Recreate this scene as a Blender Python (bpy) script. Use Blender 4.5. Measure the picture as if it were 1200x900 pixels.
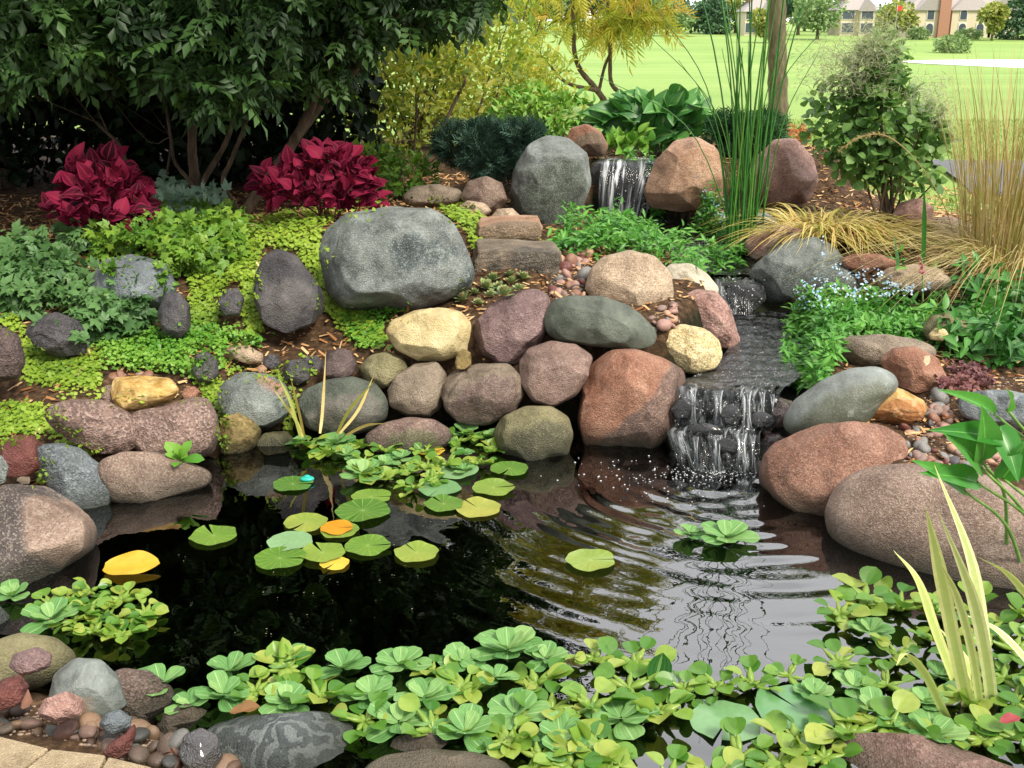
import bpy, bmesh, math, random
import numpy as np
from mathutils import Vector, Matrix, noise as mnoise

for o in list(bpy.data.objects): bpy.data.objects.remove(o)
scene = bpy.context.scene
COL = scene.collection
R = math.radians
rng = np.random.default_rng(7)
random.seed(7)

# ---------------------------------------------------------------- camera
F = 1300.0; CX, CY = 600.0, 450.0; PITCH = R(18.1); EYE = 1.6
cam_data = bpy.data.cameras.new('camera'); cam = bpy.data.objects.new('camera', cam_data)
COL.objects.link(cam); cam.location = (0, 0, EYE)
cam.rotation_euler = (math.pi/2 - PITCH, 0, 0)
cam_data.sensor_width = 36; cam_data.lens = 36*F/1200
cam_data.clip_start = .05; cam_data.clip_end = 3000
scene.camera = cam

# ---------------------------------------------------------------- light
SUN_EL, SUN_AZ = R(50), R(140)            # from the right, a little behind the camera
world = bpy.data.worlds.new("World"); scene.world = world; world.use_nodes = True
nt = world.node_tree; nt.nodes.clear()
out = nt.nodes.new('ShaderNodeOutputWorld'); bg = nt.nodes.new('ShaderNodeBackground')
sky = nt.nodes.new('ShaderNodeTexSky'); sky.sky_type = 'NISHITA'; sky.sun_disc = False
sky.sun_elevation = SUN_EL; sky.sun_rotation = SUN_AZ; sky.air_density = 1; sky.dust_density = 4
tc = nt.nodes.new('ShaderNodeTexCoord'); mp = nt.nodes.new('ShaderNodeMapping'); mp.inputs['Scale'].default_value = (1, 1, 2.2)
nz = nt.nodes.new('ShaderNodeTexNoise'); nz.inputs['Scale'].default_value = 2.2; nz.inputs['Detail'].default_value = 6
rp = nt.nodes.new('ShaderNodeValToRGB'); rp.color_ramp.elements[0].position = .25; rp.color_ramp.elements[1].position = .75
rp.color_ramp.elements[0].color = (6.0, 6.0, 6.2, 1); rp.color_ramp.elements[1].color = (9.0, 8.95, 8.9, 1)
mx = nt.nodes.new('ShaderNodeMixRGB'); mx.inputs[0].default_value = .9
L = nt.links.new
L(tc.outputs['Generated'], mp.inputs['Vector']); L(mp.outputs[0], nz.inputs['Vector']); L(nz.outputs['Fac'], rp.inputs[0])
L(sky.outputs[0], mx.inputs[1]); L(rp.outputs[0], mx.inputs[2]); sxyz = nt.nodes.new('ShaderNodeSeparateXYZ'); L(tc.outputs['Generated'], sxyz.inputs[0])
mr = nt.nodes.new('ShaderNodeMapRange'); mr.inputs['From Min'].default_value = -.3; mr.inputs['From Max'].default_value = .9; mr.inputs['To Min'].default_value = .8; mr.inputs['To Max'].default_value = 1.75
L(sxyz.outputs['Y'], mr.inputs['Value']); m3 = nt.nodes.new('ShaderNodeMixRGB'); m3.blend_type = 'MULTIPLY'; m3.inputs[0].default_value = 1.
L(mx.outputs[0], m3.inputs[1]); L(mr.outputs[0], m3.inputs[2]); L(m3.outputs[0], bg.inputs['Color']); L(bg.outputs[0], out.inputs['Surface'])
bg.inputs['Strength'].default_value = .1
sun_d = bpy.data.lights.new('sun', 'SUN'); sun_d.energy = 2.3; sun_d.angle = R(16); sun_d.color = (1, .93, .80)
sun = bpy.data.objects.new('sun', sun_d); COL.objects.link(sun)
sv = Vector((math.sin(SUN_AZ)*math.cos(SUN_EL), math.cos(SUN_AZ)*math.cos(SUN_EL), math.sin(SUN_EL)))
sun.rotation_euler = sv.to_track_quat('Z', 'Y').to_euler(); sun.location = sv*20
vs = scene.view_settings; vs.view_transform = 'Standard'; vs.look = 'None'; vs.gamma = 1; vs.use_curve_mapping = False
vs.exposure = 1.16
try:
    scene.cycles.max_bounces = 8; scene.cycles.transparent_max_bounces = 16; scene.cycles.diffuse_bounces = 3
    scene.cycles.glossy_bounces = 3; scene.cycles.transmission_bounces = 3
except Exception: pass

# ---------------------------------------------------------------- projection helpers
FW = np.array([0, math.cos(PITCH), -math.sin(PITCH)]); UP = np.array([0, math.sin(PITCH), math.cos(PITCH)]); RT = np.array([1., 0, 0])
CAM = np.array([0, 0, EYE])
def ray(px, py): return FW + (px-CX)/F*RT - (py-CY)/F*UP
def PY(px, py, Y):
    r = ray(px, py); return CAM + r*(Y/r[1])
def PZ(px, py, z=0.):
    r = ray(px, py); return CAM + r*((z-EYE)/r[2])

# ---------------------------------------------------------------- colour / material helpers
def lin(h):
    h = h.lstrip('#'); c = [int(h[i:i+2], 16)/255 for i in (0, 2, 4)]
    return tuple((x/12.92 if x <= .04045 else ((x+.055)/1.055)**2.4) for x in c)+(1,)
def newmat(name):
    m = bpy.data.materials.new(name); m.use_nodes = True; n = m.node_tree.nodes; n.clear()
    o = n.new('ShaderNodeOutputMaterial'); return m, m.node_tree, o
def N(t, typ, **kw):
    n = t.nodes.new(typ)
    for k, v in kw.items():
        if k.startswith('i_'):
            key = k[2:].replace('_', ' ')
            n.inputs[int(key) if key.isdigit() else key].default_value = v
        else: setattr(n, k, v)
    return n
def ramp(t, stops, interp='LINEAR'):
    r = t.nodes.new('ShaderNodeValToRGB'); cr = r.color_ramp; cr.interpolation = interp
    while len(cr.elements) < len(stops): cr.elements.new(.5)
    for e, (p, c) in zip(cr.elements, stops): e.position = p; e.color = c if not isinstance(c, str) else lin(c)
    return r
def mixc(t, fac, a, b, blend='MIX'):
    m = t.nodes.new('ShaderNodeMixRGB'); m.blend_type = blend
    for i, x in enumerate((fac, a, b)):
        if hasattr(x, 'links'): t.links.new(x, m.inputs[i])
        elif isinstance(x, str): m.inputs[i].default_value = lin(x)
        else: m.inputs[i].default_value = x
    return m.outputs[0]
def math_(t, op, a, b=0.):
    m = t.nodes.new('ShaderNodeMath'); m.operation = op
    for i, x in enumerate((a, b)):
        if hasattr(x, 'links'): t.links.new(x, m.inputs[i])
        else: m.inputs[i].default_value = x
    return m.outputs[0]

_mats = {}
def leaf_mat(name, stops, trans=.3, rough=.45, spec=.4, vein=None, vein_w=.12, edge=None, ribs=None):
    """foliage: base colour picked per leaf by the 'leaf' attribute (tint, across, along)"""
    if name in _mats: return _mats[name]
    m, t, o = newmat(name)
    at = N(t, 'ShaderNodeAttribute', attribute_name='leaf'); sp = N(t, 'ShaderNodeSeparateColor'); t.links.new(at.outputs['Color'], sp.inputs[0])
    geo = N(t, 'ShaderNodeTexCoord'); n1 = N(t, 'ShaderNodeTexNoise', i_Scale=9., i_Detail=3.); t.links.new(geo.outputs['Object'], n1.inputs['Vector'])
    f = math_(t, 'ADD', math_(t, 'MULTIPLY', n1.outputs['Fac'], .5), math_(t, 'SUBTRACT', sp.outputs[0], .25))
    rp = ramp(t, [(i/(len(stops)-1), s) for i, s in enumerate(stops)]); t.links.new(f, rp.inputs[0])
    c = rp.outputs[0]
    n9 = N(t, 'ShaderNodeTexNoise', i_Scale=60., i_Detail=3.); t.links.new(geo.outputs['Object'], n9.inputs['Vector'])
    c = mixc(t, .5, c, mixc(t, n9.outputs['Fac'], (.45, .5, .4, 1), (1.2, 1.2, 1.1, 1)), 'MULTIPLY')
    if vein:
        a = math_(t, 'ABSOLUTE', math_(t, 'SUBTRACT', sp.outputs[1], .5))
        k = math_(t, 'LESS_THAN', a, vein_w*.5)
        c = mixc(t, math_(t, 'MULTIPLY', k, .6), c, vein)
    if ribs:
        k = math_(t, 'GREATER_THAN', math_(t, 'SINE', math_(t, 'MULTIPLY', sp.outputs[1], 6.2832*ribs[1])), .72)
        c = mixc(t, math_(t, 'MULTIPLY', k, .2), c, ribs[0])
    if edge:
        a = math_(t, 'ABSOLUTE', math_(t, 'SUBTRACT', sp.outputs[1], .5))
        k = math_(t, 'GREATER_THAN', a, .36)
        c = mixc(t, math_(t, 'MULTIPLY', k, .8), c, edge)
    p = N(t, 'ShaderNodeBsdfPrincipled', i_Roughness=rough); p.inputs['Specular IOR Level'].default_value = spec
    t.links.new(c, p.inputs['Base Color'])
    tr = N(t, 'ShaderNodeBsdfTranslucent'); t.links.new(mixc(t, .5, c, (.9, 1, .3, 1), 'MULTIPLY'), tr.inputs['Color'])
    mxs = N(t, 'ShaderNodeMixShader', i_0=trans); t.links.new(p.outputs[0], mxs.inputs[1]); t.links.new(tr.outputs[0], mxs.inputs[2])
    t.links.new(mxs.outputs[0], o.inputs['Surface']); _mats[name] = m
    return m

def simple_mat(name, stops, scale=20., rough=.7, bump=.3, bscale=None, stretch=(1, 1, 1), spec=.4, detail=5):
    if name in _mats: return _mats[name]
    m, t, o = newmat(name)
    tc = N(t, 'ShaderNodeTexCoord'); mp = N(t, 'ShaderNodeMapping'); mp.inputs['Scale'].default_value = stretch
    t.links.new(tc.outputs['Object'], mp.inputs[0])
    n1 = N(t, 'ShaderNodeTexNoise', i_Scale=scale, i_Detail=float(detail), i_Roughness=.65); t.links.new(mp.outputs[0], n1.inputs['Vector'])
    rp = ramp(t, [(.28+.44*i/max(1, len(stops)-1), s) for i, s in enumerate(stops)]); t.links.new(n1.outputs['Fac'], rp.inputs[0])
    p = N(t, 'ShaderNodeBsdfPrincipled', i_Roughness=rough); p.inputs['Specular IOR Level'].default_value = spec
    t.links.new(rp.outputs[0], p.inputs['Base Color'])
    if bump:
        n2 = N(t, 'ShaderNodeTexNoise', i_Scale=bscale or scale*3, i_Detail=5.); t.links.new(mp.outputs[0], n2.inputs['Vector'])
        b = N(t, 'ShaderNodeBump', i_Strength=bump, i_Distance=.01); t.links.new(n2.outputs['Fac'], b.inputs['Height']); t.links.new(b.outputs[0], p.inputs['Normal'])
    t.links.new(p.outputs[0], o.inputs['Surface']); _mats[name] = m
    return m

def rock_mat(name, c1, c2, c3, c4=None, speck=.5, sscale=110., mott=5., rough=.62, bump=.5, band=None, algae=.0, wet=False, patch=None, crack=0., half=None):
    """granite: two mottled colours, dark and pale grains; stains near the water line"""
    if name in _mats: return _mats[name]
    m, t, o = newmat(name); K = t.links.new
    tc = N(t, 'ShaderNodeTexCoord'); ob = tc.outputs['Object']
    n1 = N(t, 'ShaderNodeTexNoise', i_Scale=mott, i_Detail=7., i_Roughness=.62, i_Distortion=.4); K(ob, n1.inputs['Vector'])
    r1 = ramp(t, [(.36, (0, 0, 0, 1)), (.64, (1, 1, 1, 1))]); K(n1.outputs['Fac'], r1.inputs[0])
    c = mixc(t, r1.outputs[0], c1, c2)
    if band:
        w = N(t, 'ShaderNodeTexWave', i_Scale=band[1], i_Distortion=band[2], i_Detail=3.); w.inputs['Detail Scale'].default_value = 1.5
        mp = N(t, 'ShaderNodeMapping'); mp.inputs['Rotation'].default_value = (0, R(band[3]), R(20)); K(ob, mp.inputs[0]); K(mp.outputs[0], w.inputs['Vector'])
        rb = ramp(t, [(band[4], (0, 0, 0, 1)), (min(1, band[4]+.2), (1, 1, 1, 1))]); K(w.outputs['Fac'], rb.inputs[0])
        c = mixc(t, rb.outputs[0], c, band[0])
    if patch:
        n3 = N(t, 'ShaderNodeTexNoise', i_Scale=patch[1], i_Detail=3.); K(ob, n3.inputs['Vector'])
        r3 = ramp(t, [(patch[2], (0, 0, 0, 1)), (patch[2]+.06, (1, 1, 1, 1))]); K(n3.outputs['Fac'], r3.inputs[0])
        c = mixc(t, r3.outputs[0], c, patch[0])
    if half:
        vd = N(t, 'ShaderNodeVectorMath', operation='DOT_PRODUCT'); K(ob, vd.inputs[0]); vd.inputs[1].default_value = half[1]
        nh = N(t, 'ShaderNodeTexNoise', i_Scale=9., i_Detail=5.); K(ob, nh.inputs['Vector'])
        hv = math_(t, 'ADD', vd.outputs['Value'], math_(t, 'MULTIPLY', nh.outputs['Fac'], .06)); rh_ = ramp(t, [(.49, (1, 1, 1, 1)), (.51, (0, 0, 0, 1))]); K(math_(t, 'ADD', hv, .5-half[2]), rh_.inputs[0])
        c = mixc(t, math_(t, 'MULTIPLY', rh_.outputs[0], .92), c, half[0])
    nl_ = N(t, 'ShaderNodeTexNoise', i_Scale=7., i_Detail=10., i_Roughness=.75, i_Distortion=.6); K(ob, nl_.inputs['Vector'])
    rl_ = ramp(t, [(.57, (0, 0, 0, 1)), (.64, (1, 1, 1, 1))]); K(nl_.outputs['Fac'], rl_.inputs[0])
    c = mixc(t, math_(t, 'MULTIPLY', rl_.outputs[0], .38), c, c4 or c2)
    rd_ = ramp(t, [(.36, (1, 1, 1, 1)), (.44, (0, 0, 0, 1))]); K(nl_.outputs['Fac'], rd_.inputs[0])
    c = mixc(t, math_(t, 'MULTIPLY', rd_.outputs[0], .45), c, c3)
    v = N(t, 'ShaderNodeTexVoronoi', i_Scale=sscale*1.7); K(ob, v.inputs['Vector'])
    sv_ = N(t, 'ShaderNodeSeparateColor'); K(v.outputs['Color'], sv_.inputs[0])
    k = math_(t, 'GREATER_THAN', sv_.outputs[0], .70)
    c = mixc(t, math_(t, 'MULTIPLY', k, speck*.75), c, c3)
    k2 = math_(t, 'GREATER_THAN', sv_.outputs[1], .74)
    c = mixc(t, math_(t, 'MULTIPLY', k2, speck*.6), c, c4 or c2)
    n4 = N(t, 'ShaderNodeTexNoise', i_Scale=2.2*mott, i_Detail=8., i_Roughness=.7); K(ob, n4.inputs['Vector'])
    r4 = ramp(t, [(.28, (.42, .40, .37, 1)), (.45, (.85, .84, .82, 1)), (.66, (1.15, 1.15, 1.14, 1))]); K(n4.outputs['Fac'], r4.inputs[0])
    c = mixc(t, 1., c, r4.outputs[0], 'MULTIPLY')
    geo = N(t, 'ShaderNodeNewGeometry'); sx = N(t, 'ShaderNodeSeparateXYZ'); K(geo.outputs['Position'], sx.inputs[0])
    zz = math_(t, 'ADD', sx.outputs[2], math_(t, 'MULTIPLY', n4.outputs['Fac'], -.10))
    ra = ramp(t, [(.0, (1, 1, 1, 1)), (.035, (.7, .7, .7, 1)), (.10+algae*.1, (0, 0, 0, 1))]); K(math_(t, 'ADD', zz, .045), ra.inputs[0])
    c = mixc(t, math_(t, 'MULTIPLY', ra.outputs[0], .85), c, '#23271a')
    p = N(t, 'ShaderNodeBsdfPrincipled', i_Roughness=.18 if wet else rough); K(c, p.inputs['Base Color'])
    p.inputs['Specular IOR Level'].default_value = .5 if wet else .35
    if wet: p.inputs['Coat Weight'].default_value = .6; p.inputs['Coat Roughness'].default_value = .08
    nb = N(t, 'ShaderNodeTexNoise', i_Scale=16., i_Detail=12., i_Roughness=.72); K(ob, nb.inputs['Vector'])
    hh = math_(t, 'ADD', nb.outputs['Fac'], math_(t, 'MULTIPLY', v.outputs['Distance'], .25))
    if crack:
        vc = N(t, 'ShaderNodeTexVoronoi', feature='DISTANCE_TO_EDGE', i_Scale=6.); K(ob, vc.inputs['Vector'])
        hh = math_(t, 'ADD', hh, math_(t, 'MULTIPLY', math_(t, 'MINIMUM', vc.outputs['Distance'], .05), 12.*crack))
    b = N(t, 'ShaderNodeBump', i_Strength=min(1., bump*1.5), i_Distance=.022); K(hh, b.inputs['Height']); K(b.outputs[0], p.inputs['Normal'])
    K(p.outputs[0], o.inputs['Surface']); _mats[name] = m
    return m

# ---------------------------------------------------------------- object helpers
def tag(o, label=None, cat=None, group=None, kind=None):
    if label: o['label'] = label
    if cat: o['category'] = cat
    if group: o['group'] = group
    if kind: o['kind'] = kind
    return o
def empty(name, loc):
    o = bpy.data.objects.new(name, None); COL.objects.link(o); o.location = loc; o.empty_display_size = .1
    return o
def npmesh(name, V, faces, attrs=None, smooth=True):
    """V (n,3); faces list of (m,k) int arrays"""
    me = bpy.data.meshes.new(name)
    V = np.asarray(V, dtype=np.float32); me.vertices.add(len(V)); me.vertices.foreach_set('co', V.ravel())
    faces = [np.asarray(f, dtype=np.int32) for f in faces if len(f)]
    loops = np.concatenate([f.ravel() for f in faces]); tot = np.concatenate([np.full(len(f), f.shape[1], dtype=np.int32) for f in faces])
    start = np.concatenate([[0], np.cumsum(tot)[:-1]]).astype(np.int32)
    me.loops.add(len(loops)); me.loops.foreach_set('vertex_index', loops)
    me.polygons.add(len(tot)); me.polygons.foreach_set('loop_start', start); me.polygons.foreach_set('loop_total', tot)
    me.update(calc_edges=True)
    if smooth: me.polygons.foreach_set('use_smooth', np.ones(len(tot), dtype=bool))
    for k, a in (attrs or {}).items():
        a = np.asarray(a, dtype=np.float32)
        if a.ndim == 1:
            at = me.attributes.new(k, 'FLOAT', 'POINT'); at.data.foreach_set('value', a)
        else:
            at = me.attributes.new(k, 'FLOAT_COLOR', 'POINT'); at.data.foreach_set('color', np.hstack([a, np.ones((len(a), 4-a.shape[1]), dtype=np.float32)]).ravel())
    return me
def link(name, me, mat=None, parent=None, loc=None):
    o = bpy.data.objects.new(name, me); COL.objects.link(o)
    if loc is not None: o.location = loc
    if mat is not None:
        me.materials.clear()
        for m_ in (mat if isinstance(mat, (list, tuple)) else [mat]): me.materials.append(m_)
    if parent: o.parent = parent
    return o

class MB:
    """collects transformed copies of templates into one mesh"""
    def __init__(s): s.V = []; s.F = {}; s.A = []; s.n = 0
    def raw(s, V, faces, leaf=None, tint=.5):
        V = np.asarray(V, float); 
        for f in faces:
            f = np.asarray(f, int)
            if len(f): s.F.setdefault(f.shape[1], []).append(f+s.n)
        if leaf is None: leaf = np.zeros((len(V), 2))+.5
        s.A.append(np.column_stack([np.full(len(V), tint) if np.isscalar(tint) else tint, leaf])); s.V.append(V); s.n += len(V)
    def put(s, tpl, M, T, tint):
        """tpl=(V,faces,leaf); M (N,3,3) columns are axes; T (N,3); tint (N,)"""
        V, faces, leaf = tpl; n = len(V); k = len(T)
        if k == 0: return
        W = np.einsum('kij,nj->kni', M, V)+T[:, None, :]
        for f in faces:
            f = np.asarray(f, int)
            s.F.setdefault(f.shape[1], []).append((f[None]+(np.arange(k)*n)[:, None, None]).reshape(-1, f.shape[1])+s.n)
        s.A.append(np.column_stack([np.repeat(tint, n), np.tile(leaf, (k, 1))])); s.V.append(W.reshape(-1, 3)); s.n += n*k
    def mesh(s, name, origin=(0, 0, 0), smooth=True):
        V = np.concatenate(s.V)-np.asarray(origin); A = np.concatenate(s.A)
        return npmesh(name, V, [np.concatenate(f) for f in s.F.values()], {'leaf': A}, smooth)
    def build(s, name, mat, parent=None, loc=(0, 0, 0), smooth=True):
        """vertices are in world space; the object's origin goes to loc (or to its parent's)"""
        org = np.array(parent_world(parent) if parent else loc)
        me = s.mesh(name, org, smooth)
        return link(name, me, mat, parent, None if parent else loc)
def parent_world(p):
    v = np.zeros(3)
    while p: v = v+np.array(p.location); p = p.parent
    return v

def norm(a): return a/np.maximum(1e-9, np.linalg.norm(a, axis=-1, keepdims=True))
def frames(d, n, sc=1., wid=None):
    """columns: side, along d, normal"""
    d = norm(np.atleast_2d(d)); n = np.atleast_2d(n)+0*d; s = norm(np.cross(d, n)); n2 = np.cross(s, d)
    sc = np.broadcast_to(np.asarray(sc, float), (len(d),)); w = sc if wid is None else np.broadcast_to(np.asarray(wid, float), (len(d),))
    return np.stack([s*w[:, None], d*sc[:, None], n2*sc[:, None]], axis=2)
def rdir(n, zmin=-1., zmax=1., g=None):
    g = g or rng; a = g.uniform(0, 2*math.pi, n); z = g.uniform(zmin, zmax, n); r = np.sqrt(np.maximum(0, 1-z*z))
    return np.column_stack([r*np.cos(a), r*np.sin(a), z])

# leaf templates (length 1 along +y, width w, normal +z)
def leaf_tpl(w=.5, rows=4, peak=.4, tip=1., fold=.12, droop=.15, cols=1, wave=0., base=0.05, rib=0.):
    ys = np.linspace(0, 1, rows+1); us = np.linspace(-1, 1, 2*cols+1)
    V = []; A = []
    for y in ys:
        if y < peak: p = base+(1-base)*math.sin(y/peak*math.pi/2)**.8
        else: p = max(0, math.cos((y-peak)/(1-peak)*math.pi/2))**tip
        for u in us:
            V.append((u*p*w/2, y, -fold*0 + abs(u)*fold*p*w - droop*y*y + wave*math.sin(y*9+u*4)*abs(u)*p + rib*math.cos(u*math.pi*3)*p*.5)); A.append((.5+u/2*.999, y))
    c = len(us); Fq = [(r*c+i, r*c+i+1, (r+1)*c+i+1, (r+1)*c+i) for r in range(rows) for i in range(c-1)]
    return np.array(V), [np.array(Fq)], np.array(A)
def rhomb_tpl(w=.45, peak=.4, fold=.12, droop=.1):
    V = np.array([(0, 0, 0), (-w/2, peak, fold*w), (0, peak, -droop*.2), (w/2, peak, fold*w), (0, 1, -droop)])
    return V, [np.array([(0, 2, 1), (0, 3, 2), (1, 2, 4), (2, 3, 4)])], np.array([(.5, 0), (0, .4), (.5, .4), (1, .4), (.5, 1)])
def merge_tpl(parts):
    """parts: list of (tpl, M(3,3), T(3))"""
    V = []; F_ = {}; A = []; n = 0
    for (v, fs, a), M, T in parts:
        V.append(v@M.T+T); A.append(a)
        for f in fs: F_.setdefault(f.shape[1], []).append(f+n)
        n += len(v)
    return np.concatenate(V), [np.concatenate(x) for x in F_.values()], np.concatenate(A)
def tube(mb, pts, radii, seg=6, tint=.5):
    pts = np.asarray(pts, float); n = len(pts); t = norm(np.gradient(pts, axis=0)); ref = np.array([.3, .9, .1])
    s = norm(np.cross(t, ref)); b = np.cross(t, s); a = np.linspace(0, 2*math.pi, seg, endpoint=False)
    V = (pts[:, None]+np.asarray(radii)[:, None, None]*(np.cos(a)[None, :, None]*s[:, None]+np.sin(a)[None, :, None]*b[:, None])).reshape(-1, 3)
    i, j = np.meshgrid(np.arange(n-1), np.arange(seg), indexing='ij'); i = i.ravel(); j = j.ravel(); j2 = (j+1) % seg
    Fq = np.column_stack([i*seg+j, i*seg+j2, (i+1)*seg+j2, (i+1)*seg+j])
    mb.raw(V, [Fq, np.array([[(n-1)*seg+k for k in (0, 1, 2)]])], None, tint)
def smooth_path(P, n=12):
    P = np.asarray(P, float); 
    if len(P) < 3:
        t = np.linspace(0, 1, n)[:, None]; return P[0]*(1-t)+P[-1]*t
    Q = np.vstack([2*P[0]-P[1], P, 2*P[-1]-P[-2]]); out = []
    m = len(P)-1
    for k in np.linspace(0, m, n):
        i = min(int(k), m-1); t = k-i; a, b, c, d = Q[i:i+4]
        out.append(.5*((2*b)+(-a+c)*t+(2*a-5*b+4*c-d)*t*t+(-a+3*b-3*c+d)*t**3))
    return np.array(out)
def ribbon(mb, pts, widths, side, tint=.5, fold=.0):
    """a blade: pts (n,3), widths (n,), side (3,)"""
    pts = np.asarray(pts, float); n = len(pts); t = norm(np.gradient(pts, axis=0)); s = norm(np.cross(t, np.cross(np.asarray(side, float), t)))
    nn = np.cross(s, t); w = np.asarray(widths)[:, None]/2
    V = np.stack([pts-s*w+nn*w*fold, pts, pts+s*w+nn*w*fold], axis=1).reshape(-1, 3)
    Fq = [(3*i+k, 3*i+k+1, 3*i+k+4, 3*i+k+3) for i in range(n-1) for k in (0, 1)]
    A = np.array([(u, i/(n-1)) for i in range(n) for u in (0, .5, 1)])
    mb.raw(V, [np.array(Fq)], A, tint)

# smooth pseudo-noise for arrays
def snoise(P, freq, seed, oct=3, rough=.5):
    g = np.random.default_rng(seed); out = np.zeros(len(P)); amp = 1.; tot = 0
    for o_ in range(oct):
        for k in range(6):
            d = g.normal(size=P.shape[1]); d /= np.linalg.norm(d)
            out += amp*np.sin(P@d*freq*(.7+.6*g.random())*6.283+g.uniform(0, 6.283))/3.
        tot += amp; amp *= rough; freq *= 2.05
    return out/tot

# ---------------------------------------------------------------- terrain
def in_poly(X, Y, poly):
    ins = np.zeros(X.shape, bool); n = len(poly); d = np.full(X.shape, 1e9)
    for i in range(n):
        x1, y1 = poly[i]; x2, y2 = poly[(i+1) % n]
        c = ((y1 > Y) != (y2 > Y)) & (X < (x2-x1)*(Y-y1)/(y2-y1+1e-12)+x1); ins ^= c
        ex, ey = x2-x1, y2-y1; t = np.clip(((X-x1)*ex+(Y-y1)*ey)/(ex*ex+ey*ey+1e-12), 0, 1)
        d = np.minimum(d, np.hypot(X-x1-t*ex, Y-y1-t*ey))
    return ins, d
POND_PX = [(-220, 770), (-60, 715), (60, 680), (100, 650), (128, 600), (200, 580), (250, 560), (268, 530), (320, 514), (420, 503), (530, 500), (580, 500), (670, 500), (700, 500), (780, 503), (810, 520),
           (905, 545), (915, 570), (970, 590), (1010, 640), (1100, 680), (1250, 710), (1420, 800), (1420, 920), (1220, 900), (1100, 902), (960, 908), (800, 925), (600, 915), (430, 888), (300, 850), (190, 800), (60, 760), (-60, 755)]
POND = [tuple(PZ(x, y, 0)[:2]) for x, y in POND_PX]
CTRL = [PY(*c) for c in [(60, 452, 4.1), (0, 490, 4.0), (-80, 490, 4.0), (200, 440, 4.3), (330, 432, 4.45), (60, 405, 4.5), (150, 405, 4.55), (250, 402, 4.6), (340, 405, 4.7), (430, 400, 4.7), (380, 420, 4.5),
    (0, 350, 4.9), (-150, 350, 4.9), (100, 340, 4.9), (200, 330, 5.0), (300, 310, 5.05), (50, 292, 5.2), (200, 275, 5.4), (330, 263, 5.6), (400, 252, 5.7), (50, 275, 5.8), (-150, 275, 6), (250, 257, 6.2), (400, 246, 6.3), (520, 242, 5.9),
    (480, 358, 4.75), (580, 352, 4.75), (600, 305, 5.15), (520, 300, 5.2), (670, 322, 4.95), (700, 335, 4.85), (760, 310, 5.2), (560, 262, 5.8), (620, 255, 6.3), (480, 230, 7.0), (300, 245, 7.2), (100, 250, 7.2), (-200, 250, 7.2),
    (650, 262, 6.3), (720, 265, 6.0), (800, 290, 5.8), (740, 185, 7.5), (690, 172, 7.6), (800, 170, 7.5), (920, 168, 7.6), (640, 168, 8), (760, 160, 8.2), (550, 200, 8),
    (950, 340, 5.2), (1000, 330, 5.3), (1060, 305, 5.5), (1000, 405, 4.4), (1100, 425, 4.2), (1150, 405, 4.5), (1080, 482, 3.85), (1150, 520, 3.65), (1250, 560, 3.5), (1120, 300, 5.6), (1040, 250, 6.4), (920, 250, 6.4),
    (860, 240, 6.5), (1180, 335, 5.0), (1300, 420, 4.5), (1300, 330, 5.2), (1110, 240, 7.3), (1250, 240, 7.3), (1110, 195, 9), (950, 165, 9), (1250, 195, 9), (500, 160, 10), (700, 150, 10.5), (200, 160, 10), (0, 160, 10), (-300, 160, 10),
    (850, 148, 10.8), (1000, 150, 11.5), (700, 140, 12.5), (300, 140, 12.5), (1300, 150, 11.5),
    (110, 540, 3.82), (200, 548, 3.9), (30, 575, 3.5), (150, 500, 4.0), (60, 500, 3.95), (240, 500, 4.1),
    (100, 860, 2.15), (0, 820, 2.3), (-100, 820, 2.3), (200, 900, 2.02), (300, 920, 2.0), (600, 940, 1.93), (900, 940, 1.93), (1200, 930, 1.95), (1500, 930, 1.95)]]
CTRL += [np.array(p) for p in [(-3.5, 3, .3), (-3, 2, .15), (-2.5, 1.0, .15), (0, 1, .15), (2, 1, .15), (3.2, 2.2, .2), (3.5, 3, .3), (-5, 5, .5), (-6, 3, .4), (5, 3, .4), (5, 5.5, .5), (-8, 8, .6), (8, 8, .5), (0, -3, .15), (-6, -2, .15), (6, -2, .15)]]
CTRL = np.array(CTRL)
STREAM = [np.array(p) for p in [(*PY(735, 252, 6.75)[:2], .40), (*PY(800, 285, 6.2)[:2], .39), (*PY(865, 322, 5.5)[:2], .375), (*PY(873, 365, 5.3)[:2], .24), (*PY(895, 400, 4.85)[:2], .225), (*PY(868, 450, 4.28)[:2], .205)]]
STREAM_W = [.22, .2, .17, .2, .22, .27]
def lawn_z(Y):
    return np.interp(Y, [0, 9, 13, 30, 60, 100, 140, 180, 220, 300, 2500], [.5, .5, .52, .1, -1., -2.25, -2.4, -1.9, -1.2, -.8, 1.2])
def stream_dist(X, Y):
    D = np.full(X.shape, 1e9); Z = np.zeros(X.shape); W = np.zeros(X.shape)
    for i in range(len(STREAM)-1):
        if i == 2: pass
        a, b = STREAM[i], STREAM[i+1]; e = b-a; t = np.clip(((X-a[0])*e[0]+(Y-a[1])*e[1])/(e[0]**2+e[1]**2), 0, 1)
        d = np.hypot(X-a[0]-t*e[0], Y-a[1]-t*e[1]); k = d < D; D = np.where(k, d, D); Z = np.where(k, a[2]+t*e[2], Z); W = np.where(k, STREAM_W[i]*(1-t)+STREAM_W[i+1]*t, W)
    return D, Z, W
def ss(a, b, x):
    t = np.clip((x-a)/(b-a), 0, 1); return t*t*(3-2*t)
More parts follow.
